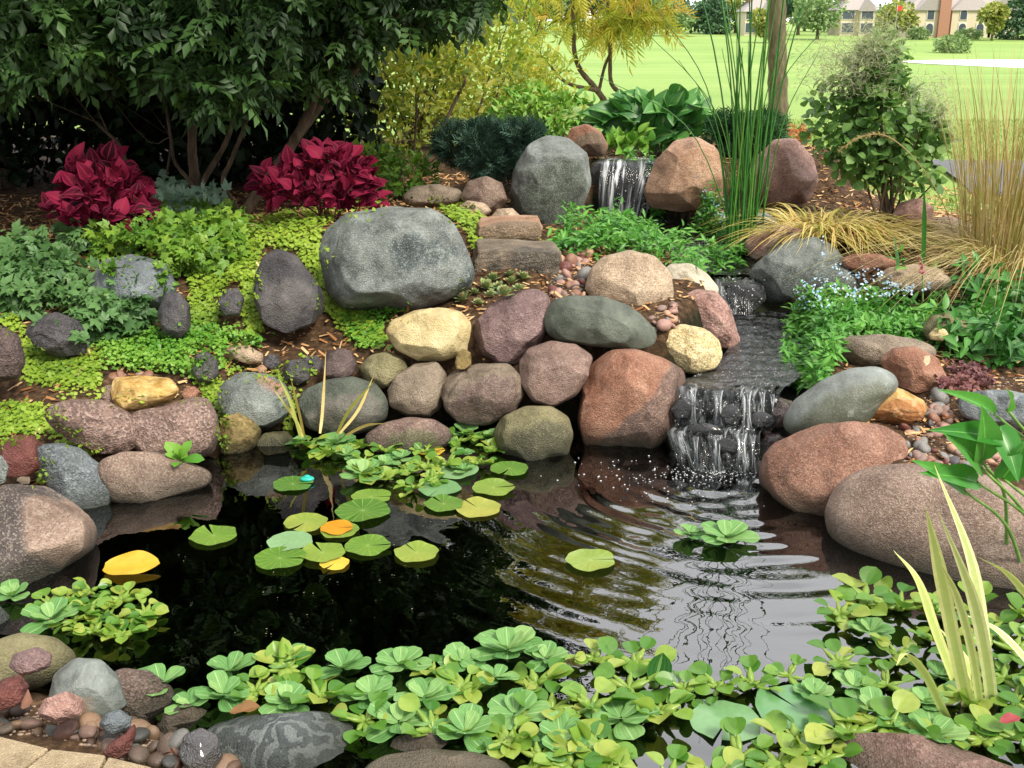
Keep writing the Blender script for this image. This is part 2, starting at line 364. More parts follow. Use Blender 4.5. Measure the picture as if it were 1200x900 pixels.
def ground(X, Y):
    X = np.asarray(X, float); Y = np.asarray(Y, float); sh = X.shape; X = X.ravel(); Y = Y.ravel()
    num = np.zeros(len(X)); den = np.zeros(len(X))
    for c in CTRL:
        w = 1/((X-c[0])**2+(Y-c[1])**2+.03)**2; num += w*c[2]; den += w
    z = num/den-.035*(Y < 8.5)
    f = ss(8.5, 12, Y); f = np.maximum(f, ss(7, 12, np.abs(X))); z = z*(1-f)+lawn_z(Y)*f
    ins, d = in_poly(X, Y, POND)
    s = ss(0, .22, d); zo = z*s-.12*(1-s); zi = -.12-np.minimum(.6, d*1.6); z = np.where(ins, zi, zo)
    D, Zs, W = stream_dist(X, Y); k = 1-ss(W*.8, W*1.25, D); z = z*(1-k)+(np.minimum(z, Zs-.07))*k
    z = z+.012*np.sin(X*13.1+Y*7.7)*np.sin(Y*11.3-X*3.1)*(Y < 9)
    return z.reshape(sh)
def G(px, py, ymin=1.7, ymax=40):
    """first hit of the pixel's ray with the ground"""
    r = ray(px, py); ys = np.concatenate([np.arange(ymin, 12, .02), np.arange(12, ymax, .3)]); P = CAM+r*(ys/r[1])[:, None]
    g = ground(P[:, 0], P[:, 1]); k = np.where(P[:, 2] <= g)[0]
    return P[k[0]] if len(k) else P[-1]
def gz(x, y): return float(ground(np.array([x]), np.array([y]))[0])
def spread(a, b, n, p=2.): t = np.linspace(0, 1, n)**p; return a+(b-a)*t
xs = np.concatenate([-spread(3.2, 900, 60, 3)[::-1], np.linspace(-3.2, 3.2, 214)[1:-1], spread(3.2, 900, 60, 3)])
ys = np.concatenate([np.linspace(-14, .9, 20)[:-1], np.linspace(.9, 8, 238)[:-1], spread(8, 2400, 110, 3)])
GX, GY = np.meshgrid(xs, ys); GZ = ground(GX, GY)
ins, dd = in_poly(GX.ravel(), GY.ravel(), POND)
D_, _, W_ = stream_dist(GX.ravel(), GY.ravel())
liner_gap_shade = np.where(ins | (D_ < W_*1.15) , 1., 1-ss(.04, .2, dd)); liner_gap_shade = np.where(GY.ravel() > 3, liner_gap_shade, np.where(ins, 1., 0.))  # pond liner, plus shade painted on the soil in the rock gaps
# garden bed outline (mulch) against the lawn
BED = [tuple(p) for p in [(-14, -14), (-14, 12.5), (-5, 12), (-1.5, 11), (.0, 10.3), (.75, 10.2), (1.0, 8.9), (1.5, 8.6), (2.2, 8.1), (2.3, 7.25), (4, 6.9), (6, 6.5), (7, 4), (7, -14)]]
inb, db = in_poly(GX.ravel(), GY.ravel(), BED)
lawnf = np.where(inb, 0., 1.); lawnf = np.where(db < .12, .5+np.where(inb, -1, 1)*db/.24, lawnf)
nx, ny = len(xs), len(ys); i, j = np.meshgrid(np.arange(ny-1), np.arange(nx-1), indexing='ij'); i = i.ravel(); j = j.ravel()
Fq = np.column_stack([i*nx+j, i*nx+j+1, (i+1)*nx+j+1, (i+1)*nx+j])
me = npmesh('ground', np.column_stack([GX.ravel(), GY.ravel(), GZ.ravel()]), [Fq], {'liner_gap_shade': liner_gap_shade, 'lawn': lawnf})
m, t, o = newmat('ground_mat'); K = t.links.new
tc = N(t, 'ShaderNodeTexCoord'); n1 = N(t, 'ShaderNodeTexNoise', i_Scale=30., i_Detail=8., i_Roughness=.7); K(tc.outputs['Object'], n1.inputs['Vector'])
soil = ramp(t, [(.3, '#211a13'), (.52, '#4a3828'), (.75, '#7d634a')]); K(n1.outputs['Fac'], soil.inputs[0])
n2 = N(t, 'ShaderNodeTexNoise', i_Scale=.12, i_Detail=8., i_Roughness=.6); mpp = N(t, 'ShaderNodeMapping'); mpp.inputs['Scale'].default_value = (.4, .9, 1); K(tc.outputs['Object'], mpp.inputs[0]); K(mpp.outputs[0], n2.inputs['Vector'])
n3 = N(t, 'ShaderNodeTexNoise', i_Scale=45., i_Detail=4.); K(tc.outputs['Object'], n3.inputs['Vector'])
gr = ramp(t, [(.3, '#64843a'), (.5, '#7a964b'), (.7, '#90a35a')]); K(n2.outputs['Fac'], gr.inputs[0])
gr2 = mixc(t, .3, gr.outputs[0], mixc(t, n3.outputs['Fac'], '#567232', '#9db568'))
al = N(t, 'ShaderNodeAttribute', attribute_name='lawn'); ai = N(t, 'ShaderNodeAttribute', attribute_name='liner_gap_shade')
nl = N(t, 'ShaderNodeTexNoise', i_Scale=5., i_Detail=5.); K(tc.outputs['Object'], nl.inputs['Vector'])
lr = ramp(t, [(.35, '#0c0d09'), (.7, '#262a1a')]); K(nl.outputs['Fac'], lr.inputs[0])
c = mixc(t, al.outputs['Fac'], soil.outputs[0], gr2); c = mixc(t, ai.outputs['Fac'], c, lr.outputs[0])
p = N(t, 'ShaderNodeBsdfPrincipled', i_Roughness=.9); p.inputs['Specular IOR Level'].default_value = .15; K(c, p.inputs['Base Color'])
b = N(t, 'ShaderNodeBump', i_Strength=.6, i_Distance=.03); K(n1.outputs['Fac'], b.inputs['Height']); K(b.outputs[0], p.inputs['Normal']); K(p.outputs[0], o.inputs['Surface'])
tag(link('ground', me, m), 'lawn and mulched garden soil with the hollow of the pond', 'ground', kind='structure')
# ---------------------------------------------------------------- rocks
_ico = {}
def ico(l):
    if l not in _ico:
        bm = bmesh.new(); bmesh.ops.create_icosphere(bm, subdivisions=l, radius=1); bm.verts.ensure_lookup_table()
        _ico[l] = (np.array([v.co[:] for v in bm.verts]), np.array([[v.index for v in f.verts] for f in bm.faces])); bm.free()
    return _ico[l]
RM = {
 'grey':   ('#6a706e', '#858c88', '#3a4042', '#b9bfb8'), 'greyblue': ('#565d62', '#7b8488', '#2c3134', '#a9b0b2'),
 'dark':   ('#3e3d42', '#5d5a5c', '#222226', '#7e7a7a'), 'darkrough': ('#45393a', '#6b5b58', '#241d1f', '#8f7f78'),
 'pink':   ('#7f695d', '#9c8678', '#4a3d36', '#c9b9ab'), 'pinkg':  ('#725c54', '#957c71', '#38302f', '#c4b0a8'),
 'purple': ('#70595a', '#8a7370', '#4b393c', '#b59b98'), 'green':  ('#474e45', '#5f655a', '#2a2f2a', '#7f8478'),
 'tan':    ('#a89078', '#bda890', '#6d5a4a', '#d9cbb6'), 'cream':  ('#b9b09c', '#cdc5b2', '#827a6a', '#e2dccb'),
 'yellow': ('#c0ab78', '#d3c498', '#8f7b4d', '#ebe0bd'), 'gold':   ('#b28a42', '#d0b478', '#7a5b26', '#e6d8ae'),
 'red':    ('#7d5645', '#96715f', '#452f27', '#bd9c8b'), 'redor':  ('#8a5a45', '#9f7864', '#4d3124', '#c59f88'),
 'brown':  ('#76695b', '#8f8170', '#463d35', '#aa9d8c'), 'olive':  ('#757050', '#918a68', '#45432e', '#aea684'),
 'maroon': ('#5c302c', '#744740', '#331b19', '#8a5d54'), 'orange': ('#a98064', '#c09c82', '#745540', '#dcc5ae'),
 'rosy':   ('#99736a', '#b08d83', '#60463f', '#d3b6ab'), 'black':  ('#17181a', '#2b2d2e', '#0b0b0c', '#4a4d4d'),
 'mossy':  ('#6f6339', '#9a8455', '#3f3d1e', '#b7a26e'), 'pebgrey': ('#6c6b6a', '#8b8987', '#444343', '#a9a7a4'),
}
def rm(key, **kw):
    nm = 'rock_'+key+''.join('_%s%s' % (k, str(v)[:14]) for k, v in sorted(kw.items()))
    a = RM[key.split('/')[0]]
    return rock_mat(nm, a[0], a[1], a[2], a[3], **kw)
def silhouette(pts, sm):
    P = np.array(pts, float); Q = np.vstack([P, P[:1]]); D = np.concatenate([Q[i]+(Q[i+1]-Q[i])*np.linspace(0, 1, 24, endpoint=False)[:, None] for i in range(len(P))])
    A = .5*np.sum(Q[:-1, 0]*Q[1:, 1]-Q[1:, 0]*Q[:-1, 1]); cx = np.sum((Q[:-1, 0]+Q[1:, 0])*(Q[:-1, 0]*Q[1:, 1]-Q[1:, 0]*Q[:-1, 1]))/(6*A); cy = np.sum((Q[:-1, 1]+Q[1:, 1])*(Q[:-1, 0]*Q[1:, 1]-Q[1:, 0]*Q[:-1, 1]))/(6*A)
    th = np.arctan2(-(D[:, 1]-cy), D[:, 0]-cx); r = np.hypot(D[:, 0]-cx, D[:, 1]-cy); k = np.argsort(th); th = th[k]; r = r[k]
    g = np.linspace(-math.pi, math.pi, 97)[:-1]; rr = np.interp(g, th, r, period=2*math.pi)
    if sm > 0:
        kx = np.arange(-9, 10); w = np.exp(-kx**2/(2*sm*sm)); w /= w.sum(); r2 = np.zeros(96)
        for a, b in zip(kx, w): r2 += b*np.roll(rr, a)
        rr = r2*1.01
    return cx, cy, g, rr
ROCKS = {}; HITS = []
_rs = [100]
def rock(name, label, Y, mat, pts, dep=.85, lvl=None, facets=0, rough=.04, sm=1.15, e=.85, cat='rock', group=None, crease=.0, foff=.8, back=0., lump=.05):
    _rs[0] += 1; seed = _rs[0]; g = np.random.default_rng(seed)
    cx, cy, th, rr = silhouette(pts, sm); C = PY(cx, cy, Y); r = ray(cx, cy); dist = Y/r[1]; mpp = dist/F
    rd = r/np.linalg.norm(r); right = norm(np.cross(rd, [0, 0, 1.])); up = np.cross(right, rd)
    size = rr.mean()
    if lvl is None: lvl = 7 if size > 55 else (6 if size > 28 else (5 if size > 9 else 4))
    lvl = min(lvl, 6)
    V0, Ft = ico(lvl); V = V0.copy()
    if lump >= .04: facets += 5; foff = min(foff, .78); lump = .09
    for k in range(facets):
        n = g.normal(size=3); n[2] = -abs(n[2])*1.2; n /= np.linalg.norm(n); off = foff+g.uniform(-.06, .08); d = V@n-off; V = V-np.outer(np.maximum(d, 0)*.97, n)
    a, b_, c = V.T; rho = np.hypot(a, b_); t_ = np.arctan2(b_, a); rad = np.interp(t_, th, rr, period=2*math.pi)*mpp
    rho2 = np.sign(rho)*np.minimum(rho, 1)**e; Dp = size*mpp*dep; c2 = np.sign(c)*np.abs(c)**e*Dp
    if back: c2 = np.where(c2 > 0, c2*back, c2)
    W = np.outer(np.cos(t_)*rho2*rad, right)+np.outer(np.sin(t_)*rho2*rad, up)+np.outer(c2, rd)
    sz = size*mpp; dirn = norm(W)
    dsp = lump*sz*snoise(W/sz, .32, seed, 2)+(rough*.7+.006)*sz*snoise(W/sz, .9, seed+1, 4, .6)
    if crease: dsp -= crease*sz*np.maximum(0, .25-np.abs(snoise(W/sz, .5, seed+2, 2)))*2
    W = W+dirn*dsp[:, None]*(1-.55*rho[:, None]**6)
    a2 = W@right; b2 = W@up; t2 = np.arctan2(b2, a2); r2 = np.hypot(a2, b2); nb_ = 48; bi = ((t2+math.pi)/(2*math.pi)*nb_).astype(int) % nb_
    mxr = np.zeros(nb_); np.maximum.at(mxr, bi, r2); bc = -math.pi+(np.arange(nb_)+.5)*2*math.pi/nb_
    rat = np.interp(bc, th, rr, period=2*math.pi)*mpp/np.maximum(mxr, 1e-5)*1.02; rat = (np.roll(rat, 1)+2*rat+np.roll(rat, -1))/4; kk = np.interp(t2, bc, rat, period=2*math.pi)
    W = W+np.outer(a2*(kk-1), right)+np.outer(b2*(kk-1), up)
    me = npmesh(name, W, [Ft]); o = link(name, me, mat, None, C)
    tag(o, label, cat, group); ROCKS[label] = (o, C, sz); Q = np.array(pts, float); HITS.append((o, Q.min(0)-12, Q.max(0)+12))
    return o
Rk = rock
# centre wall, behind the pond
Rk('boulder', 'big blue-grey boulder on the terrace above the stone wall', 4.95, rm('grey', mott=6., speck=.35, patch=('#4a5354', 3.5, .56)), [(376, 300), (380, 272), (408, 250), (455, 242), (505, 245), (530, 262), (545, 292), (557, 325), (540, 348), (490, 364), (410, 364), (383, 345)], facets=4, foff=.86, rough=.07)
Rk('rock', 'pale yellow wall rock with a cracked face, left end of the top course', 4.45, rm('yellow', speck=.15, crack=.2, mott=4.), [(452, 388), (462, 372), (485, 363), (520, 361), (540, 366), (552, 379), (550, 400), (545, 415), (520, 423), (490, 422), (465, 410)], facets=5, foff=.85)
Rk('rock', 'mauve-pink rounded wall rock between the pale yellow and the dark green rocks', 4.5, rm('purple', speck=.4), [(551, 395), (556, 378), (575, 358), (600, 343), (627, 338), (643, 347), (645, 362), (640, 387), (630, 407), (612, 424), (590, 428), (558, 420)], facets=3)
Rk('rock', 'smooth dark green flattish rock topping the wall beside the big tan rock', 4.42, rm('green', speck=.15, rough=.5, bump=.25), [(638, 372), (648, 352), (670, 346), (705, 348), (735, 356), (755, 370), (770, 388), (766, 404), (745, 412), (700, 406), (655, 402), (641, 392)], rough=.02)
Rk('boulder', 'big speckled tan rock behind the dark green rock of the wall', 4.8, rm('tan', speck=.55), [(686, 340), (693, 315), (710, 299), (738, 293), (765, 300), (784, 318), (789, 345), (780, 366), (760, 377), (725, 370), (697, 355)], dep=.8)
Rk('rock', 'pale cream-grey rock between the big tan rock and the stream', 5.1, rm('cream', speck=.3), [(768, 328), (785, 310), (808, 309), (828, 320), (842, 335), (838, 352), (800, 356), (775, 350)])
Rk('rock', 'rough pink granite rock beside the upper stream above the speckled yellow rock', 4.85, rm('rosy', speck=.5, sscale=60., bump=.9), [(790, 364), (800, 348), (815, 340), (838, 342), (850, 355), (862, 378), (871, 402), (862, 412), (835, 410), (800, 394), (788, 380)], facets=3, rough=.08)
Rk('rock', 'rounded speckled yellow rock beside the stream at the wall end', 4.5, rm('yellow/s', speck=.8, sscale=80.), [(766, 402), (778, 386), (800, 380), (825, 384), (841, 397), (846, 415), (838, 431), (815, 438), (785, 434), (768, 420)])
Rk('stone', 'small olive-yellow stone wedged under the pale yellow wall rock', 4.33, rm('mossy', speck=.3), [(533, 425), (537, 412), (545, 409), (552, 414), (552, 428), (545, 433), (535, 433)])
Rk('rock', 'small olive rock at the left of the wall under the pale yellow rock', 4.42, rm('olive', speck=.3), [(420, 430), (435, 416), (455, 412), (472, 419), (478, 434), (468, 449), (448, 456), (428, 449)], facets=4)
Rk('rock', 'brown angular wall rock under the pale yellow rock', 4.3, rm('brown', speck=.35), [(455, 455), (465, 438), (485, 427), (512, 424), (524, 440), (521, 462), (515, 481), (500, 489), (475, 487), (457, 475)], facets=6, foff=.78)
Rk('rock', 'wide grey-brown dented wall rock in the middle course', 4.28, rm('brown/p', speck=.4, patch=('#6d5a55', 3., .5)), [(516, 452), (530, 435), (560, 426), (595, 426), (611, 441), (613, 465), (600, 486), (570, 498), (540, 497), (522, 480)], crease=.12)
Rk('rock', 'rounded brown wall rock under the dark green flat rock', 4.28, rm('pinkg', speck=.3, mott=3.), [(609, 425), (620, 408), (645, 400), (675, 404), (696, 417), (690, 440), (675, 463), (650, 476), (625, 471), (611, 450)], facets=3)
Rk('boulder', 'big rusty red granite boulder at the wall foot beside the cascade', 4.22, rm('redor', speck=.4, half=('#665650', (-.8, .1, .75), .03)), [(676, 500), (681, 455), (690, 430), (712, 413), (740, 410), (775, 419), (800, 433), (803, 462), (792, 500), (770, 525), (735, 540), (700, 545), (682, 525)], facets=3, dep=.8)
Rk('rock', 'greenish brown round rock half sunk at the foot of the wall', 4.08, rm('olive/d', speck=.35, algae=.6, patch=('#5d5a45', 3., .5)), [(577, 508), (590, 488), (615, 477), (645, 476), (665, 488), (671, 510), (664, 535), (640, 550), (610, 550), (583, 535)])
Rk('rock', 'low mottled red-brown rock at the waterline behind the floating plants', 4.12, rm('pinkg/m', speck=.4, patch=('#6d6a4c', 3.5, .5)), [(428, 508), (450, 494), (480, 489), (510, 492), (528, 505), (528, 525), (500, 540), (450, 540), (430, 525)])
Rk('rock', 'dark grey-green rounded rock behind the grass blades at the left of the wall', 4.25, rm('green/g', speck=.3, patch=('#66635c', 3., .5)), [(349, 470), (360, 453), (385, 444), (415, 442), (441, 451), (454, 472), (451, 494), (430, 508), (390, 511), (360, 500)])
Rk('rock', 'small dusky purple rock sitting above the dark grey-green rock', 4.4, rm('darkrough', speck=.3), [(377, 425), (385, 412), (400, 408), (412, 412), (418, 428), (412, 441), (395, 445), (380, 441)], facets=3)
Rk('rock', 'grey rock crossed by a pink stripe near the creeping ground cover', 4.2, rm('grey/st', speck=.25, mott=4., band=('#a77c68', 1.3, 1.2, 62, .82)), [(257, 460), (265, 445), (285, 435), (315, 439), (336, 452), (341, 475), (330, 496), (310, 504), (280, 499), (261, 480)], facets=3)
Rk('rock', 'mossy yellow-brown rock below the pink-striped rock at the waterline', 4.08, rm('mossy/b', speck=.5, sscale=40., bump=.8), [(255, 505), (262, 489), (280, 484), (297, 491), (306, 508), (300, 524), (280, 536), (258, 530)], facets=4)
Rk('stone', 'small blue-black stone in the ground cover right of the tan flat stone', 4.4, rm('dark', speck=.2), [(331, 432), (340, 422), (355, 421), (364, 432), (362, 446), (348, 452), (334, 446)], facets=4)
Rk('stone', 'blue-black rounded stone in the ground cover left of the tan flat stone', 4.35, rm('dark/b', speck=.3), [(224, 432), (232, 415), (245, 412), (255, 424), (255, 440), (245, 450), (230, 446)])
Rk('stone', 'smallest blue-black stone beside the tan flat stone', 4.5, rm('dark'), [(308, 424), (314, 415), (325, 416), (329, 427), (322, 434), (311, 432)])
Rk('stone', 'dark stone half hidden under leaves right of the blue-black stone', 4.5, rm('dark/b', speck=.3), [(352, 428), (358, 418), (372, 417), (379, 427), (375, 441), (360, 443)])
Rk('stone', 'flat tan stone lying in the ground cover above the striped rock', 4.5, rm('tan', speck=.4), [(265, 408), (275, 403), (292, 406), (308, 416), (306, 427), (290, 427), (272, 419)], e=.95)
Rk('stone', 'tiny orange stone on top of the pink-striped rock', 4.3, rm('orange'), [(302, 430), (308, 427), (313, 432), (310, 439), (303, 438)])
Rk('rock', 'golden angular quartz rock on top of the two pink granite rocks', 4.0, rm('gold', speck=.3, sscale=30., crack=.4, mott=8.), [(132, 455), (138, 439), (165, 440), (200, 446), (209, 462), (197, 474), (165, 480), (138, 482)], facets=9, foff=.68, sm=.8)
Rk('stone', 'small brown round stone left of the golden rock', 4.02, rm('pinkg'), [(119, 463), (124, 452), (132, 451), (138, 461), (135, 474), (124, 475)])
Rk('stone', 'small orange-brown stone right of the golden rock', 4.12, rm('redor'), [(212, 462), (218, 454), (228, 453), (235, 460), (230, 469), (216, 470)])
Rk('rock', 'pink granite rock at the left bank beside the maroon stone, tapering left', 3.85, rm('pinkg/a', speck=.6, sscale=80.), [(57, 480), (70, 467), (95, 464), (125, 470), (150, 487), (165, 507), (162, 524), (140, 536), (112, 532), (85, 515), (65, 497)], facets=3)
Rk('rock', 'broad pink granite rock right below the golden rock', 3.95, rm('pinkg/b', speck=.6, sscale=80., mott=3.), [(152, 487), (165, 476), (195, 475), (225, 467), (246, 470), (255, 492), (255, 517), (246, 536), (215, 545), (175, 540), (157, 518)], facets=3)
Rk('rock', 'wedge-shaped brown-pink rock dipping into the water with green algae edge', 3.66, rm('pink', speck=.5, algae=.4), [(117, 552), (125, 532), (150, 525), (180, 530), (215, 543), (246, 560), (244, 576), (205, 590), (160, 594), (132, 584)], dep=.7)
Rk('rock', 'dark blue-grey granite rock standing at the left waterline', 3.6, rm('greyblue', speck=.5, sscale=90., mott=3.), [(46, 535), (50, 515), (75, 514), (100, 526), (120, 550), (131, 585), (128, 615), (105, 630), (80, 610), (60, 570)], facets=3)
Rk('stone', 'round maroon stone above the brown boulder at the left edge', 3.55, rm('maroon', speck=.2, rough=.45), [(2, 535), (5, 518), (22, 509), (40, 513), (51, 530), (48, 550), (30, 559), (8, 556)])
Rk('boulder', 'brown-pink boulder with a flat dark grey face at the left edge', 3.1, rm('pink/d', speck=.4, half=('#4a4645', (.85, -.1, .35), .13)), [(-45, 620), (-25, 578), (20, 567), (60, 575), (90, 600), (110, 635), (104, 662), (60, 682), (20, 700), (-35, 710)], facets=4, foff=.8)
Rk('stone', 'grey stone cut by the left picture edge beside the maroon stone', 3.4, rm('grey'), [(-22, 552), (-12, 535), (4, 535), (9, 550), (3, 567), (-15, 570)])
Rk('rock', 'dark reddish rough rock at the left edge above the mulch', 4.15, rm('darkrough/r', speck=.5, sscale=70., bump=.9), [(-30, 415), (-15, 388), (8, 382), (24, 398), (26, 428), (15, 446), (-20, 448)], facets=3, rough=.08)
Rk('rock', 'dark craggy rock half covered by green leaves on the left slope', 4.42, rm('dark/c', speck=.4, bump=1., crack=.4), [(33, 385), (45, 370), (70, 366), (92, 378), (102, 400), (95, 418), (65, 418), (42, 405)], facets=5, rough=.1)
Rk('boulder', 'slate-grey boulder behind trailing greenery on the upper left slope', 4.8, rm('greyblue/s', speck=.2, mott=2.), [(110, 330), (125, 303), (160, 298), (195, 310), (205, 340), (190, 368), (150, 368), (118, 355)], facets=3)
Rk('rock', 'dark purple-grey rock right below the slate-grey boulder', 4.62, rm('dark/p', speck=.3), [(186, 365), (196, 345), (212, 342), (223, 360), (222, 385), (208, 398), (190, 390)])
Rk('rock', 'small dark rock in the shade left of the dark purple rock', 4.75, rm('dark'), [(255, 355), (262, 340), (280, 338), (286, 352), (280, 370), (262, 371)], facets=3)
Rk('boulder', 'dark purple-grey rounded rock between two trails of creeping leaves', 4.8, rm('dark/q', speck=.3, mott=4., patch=('#605c5c', 4., .5)), [(301, 322), (312, 300), (330, 292), (350, 300), (366, 325), (379, 345), (377, 367), (360, 383), (330, 390), (307, 378), (299, 350)], facets=3)
Rk('rock', 'pale flat rock lying just under the water by the left corner', 4.15, rm('olive/w', speck=.2, rough=.4), [(300, 515), (310, 506), (335, 506), (345, 516), (340, 530), (315, 535), (300, 527)])
def slab(name, label, px0, py0, px1, py1, Y, dY, mat, tilt=0., seed=1):
    """rough-split stone slab: front face from (px0,py0) to (px1,py1)"""
    a = PY(px0, py0, Y); b = PY(px1, py1, Y); w = b[0]-a[0]; h = a[2]-b[2]; C = (a+b)/2; C[1] += dY/2
    V0, Ft = ico(6); V = V0.copy(); s = np.max(np.abs(V), axis=1, keepdims=True); V = V/s*.62+V*.38*.98
    V = V/np.abs(V).max(0); W = V*np.array([w/2, dY/2, h/2]); sz = max(w, h)/2
    dsp = .05*sz*snoise(W/sz, .6, seed, 3)+.025*sz*snoise(W/sz*[1, 1, 3], 1.5, seed+9, 3); W += norm(W)*dsp[:, None]
    c, s_ = math.cos(tilt), math.sin(tilt); W = W@np.array([[c, 0, s_], [0, 1, 0], [-s_, 0, c]])
    return tag(link(name, npmesh(name, W, [Ft]), mat, None, C), label, 'stone slab')
slab('stone_slab', 'brown-orange split stone slab, upper of the two slabs', 556, 264, 637, 288, 5.5, .35, rm('orange/s', speck=.4, bump=.9, mott=3., patch=('#7b6a55', 2.5, .5)), .03, 3)
slab('stone_slab', 'grey-brown split stone slab, lower of the two slabs beside the gravel', 551, 293, 659, 337, 5.1, .35, rm('brown/l', speck=.4, bump=1., mott=4., patch=('#4e4a42', 3., .52)), -.02, 5)
Rk('boulder', 'tall slate-grey boulder standing left of the upper waterfall', 6.5, rm('grey/t', speck=.35, mott=4., patch=('#51584f', 2., .5)), [(598, 240), (602, 200), (618, 172), (640, 160), (665, 163), (688, 182), (692, 215), (680, 250), (655, 275), (620, 270), (600, 258)], facets=4, foff=.84)
Rk('rock', 'brown rounded rock perched above the upper waterfall', 7.2, rm('redor/b', speck=.25, patch=('#6f5f50', 3., .5)), [(662, 165), (670, 150), (688, 146), (703, 154), (713, 170), (708, 183), (685, 182), (668, 177)], facets=2)
Rk('rock', 'rough pinkish rock between the dwarf juniper and the tall boulder', 6.5, rm('pink/r', speck=.5, bump=.9), [(540, 232), (548, 213), (570, 207), (588, 215), (595, 235), (585, 250), (558, 252)], facets=3)
Rk('rock', 'low brown flat rock left below the dwarf juniper', 6.6, rm('brown/f', speck=.4), [(470, 230), (485, 218), (515, 216), (540, 222), (542, 238), (510, 243), (478, 241)])
Rk('rock', 'flat grey-tan rock below the rough pinkish rock', 6.1, rm('tan/f', speck=.5), [(535, 243), (548, 235), (568, 238), (577, 248), (565, 256), (540, 254)])
Rk('rock', 'small tan rock just behind the upper stone slab', 5.95, rm('tan/g', speck=.5), [(575, 255), (583, 245), (600, 244), (610, 253), (605, 264), (580, 264)])
Rk('boulder', 'large orange-pink boulder right of the upper waterfall behind the reeds', 6.6, rm('orange', speck=.5, mott=3.), [(755, 225), (768, 190), (788, 167), (815, 161), (838, 174), (848, 205), (845, 238), (800, 248), (765, 244)], facets=3)
Rk('boulder', 'large dusty pink boulder left below the round-leaved shrub', 6.7, rm('rosy/b', speck=.5, mott=3., bump=.8), [(878, 215), (885, 185), (905, 165), (930, 164), (950, 185), (958, 212), (948, 236), (910, 243), (884, 236)], facets=3, rough=.07)
Rk('rock', 'small grey rock behind the reddish rock at the stream bend', 6.0, rm('grey/r', speck=.4), [(871, 268), (878, 254), (895, 249), (910, 257), (912, 272), (900, 284), (878, 283)])
Rk('rock', 'reddish pink rock under the drooping golden grass', 5.8, rm('rosy/r', speck=.4, patch=('#8a7a6f', 3., .5)), [(872, 290), (882, 272), (910, 264), (940, 268), (957, 282), (955, 300), (920, 312), (885, 308)], facets=2)
Rk('boulder', 'grey-green angular boulder at the right of the small upper fall', 5.45, rm('grey/u', speck=.3, mott=3., patch=('#525a56', 3., .5)), [(880, 322), (893, 302), (920, 283), (950, 278), (970, 286), (990, 305), (1008, 327), (1003, 348), (970, 358), (935, 366), (903, 366), (886, 348)], facets=6, foff=.8)
Rk('rock', 'pale pinkish flat rock behind the pink flower spike', 5.05, rm('tan/p', speck=.5), [(1028, 330), (1040, 316), (1070, 310), (1100, 313), (1114, 328), (1105, 344), (1060, 347), (1035, 343)])
Rk('rock', 'orange-brown flat rock under the drooping golden grass on the right', 5.3, rm('redor/f'), [(985, 306), (1000, 298), (1030, 297), (1052, 305), (1048, 317), (1015, 320), (990, 316)])
Rk('rock', 'long grey-brown flat rock between the forget-me-nots and the red-brown rock', 4.3, rm('brown/x', speck=.4), [(978, 410), (990, 397), (1030, 392), (1070, 393), (1093, 402), (1090, 422), (1050, 434), (1000, 434), (982, 425)], crease=.06)
Rk('rock', 'red-brown rounded rock on the right bank above the gravel', 4.1, rm('redor/c', speck=.2), [(1031, 425), (1045, 410), (1070, 406), (1095, 417), (1108, 438), (1103, 455), (1075, 462), (1045, 450)], facets=2)
Rk('boulder', 'smooth long grey-green boulder sloping down to the cascade', 3.88, rm('grey/v', speck=.12, mott=3., rough=.42, bump=.2, patch=('#5c6154', 2., .5)), [(921, 497), (930, 475), (960, 449), (990, 431), (1020, 425), (1040, 433), (1049, 449), (1030, 472), (1015, 495), (985, 513), (950, 519), (927, 512)], rough=.015, lump=.03)
Rk('rock', 'golden-orange angular rock between the grey-green boulder and the gravel', 3.85, rm('gold/o', speck=.3, sscale=30., mott=8., crack=.3, patch=('#b07a4c', 3., .5)), [(1007, 480), (1012, 460), (1025, 449), (1055, 455), (1080, 465), (1084, 480), (1065, 495), (1030, 497), (1010, 495)], facets=9, foff=.7, sm=.8)
Rk('boulder', 'reddish granite boulder at the right waterline below the grey-green one', 3.62, rm('red', speck=.5, mott=3.), [(891, 560), (905, 527), (930, 512), (955, 500), (990, 492), (1025, 491), (1051, 504), (1057, 525), (1048, 548), (1028, 568), (1000, 595), (970, 618), (940, 615), (910, 600), (895, 582)], facets=1, dep=.8)
Rk('boulder', 'huge smooth pink-grey granite boulder at the right edge of the pond', 3.2, rm('pink/h', speck=.5, sscale=130., mott=2.5), [(970, 625), (983, 587), (1010, 563), (1060, 551), (1120, 551), (1180, 563), (1235, 590), (1270, 640), (1265, 700), (1200, 725), (1100, 715), (1020, 690), (980, 660)], rough=.015, lump=.03, dep=.7)
Rk('boulder', 'flat blue-grey rock on the gravel behind the arrow-shaped leaves', 3.8, rm('greyblue/f', speck=.2, band=('#8c9496', 4., 6., 20, .6)), [(1127, 478), (1140, 463), (1170, 457), (1215, 458), (1230, 480), (1215, 500), (1160, 502), (1132, 495)], facets=3)
Rk('rock', 'mossy green-grey rock beside the dark green perennial', 4.5, rm('olive/g', speck=.4), [(1082, 388), (1090, 372), (1110, 366), (1130, 373), (1133, 392), (1115, 402), (1090, 400)])
Rk('stone', 'small pale yellow stone in front of the mossy green-grey rock', 4.35, rm('yellow'), [(1089, 393), (1095, 385), (1106, 385), (1112, 392), (1105, 399), (1092, 399)])
Rk('rock', 'brown block of stone edging the bed left of the tall tan grass', 6.0, rm('pink/k', speck=.4), [(1080, 285), (1085, 258), (1110, 254), (1135, 260), (1136, 285), (1110, 293)], facets=4)
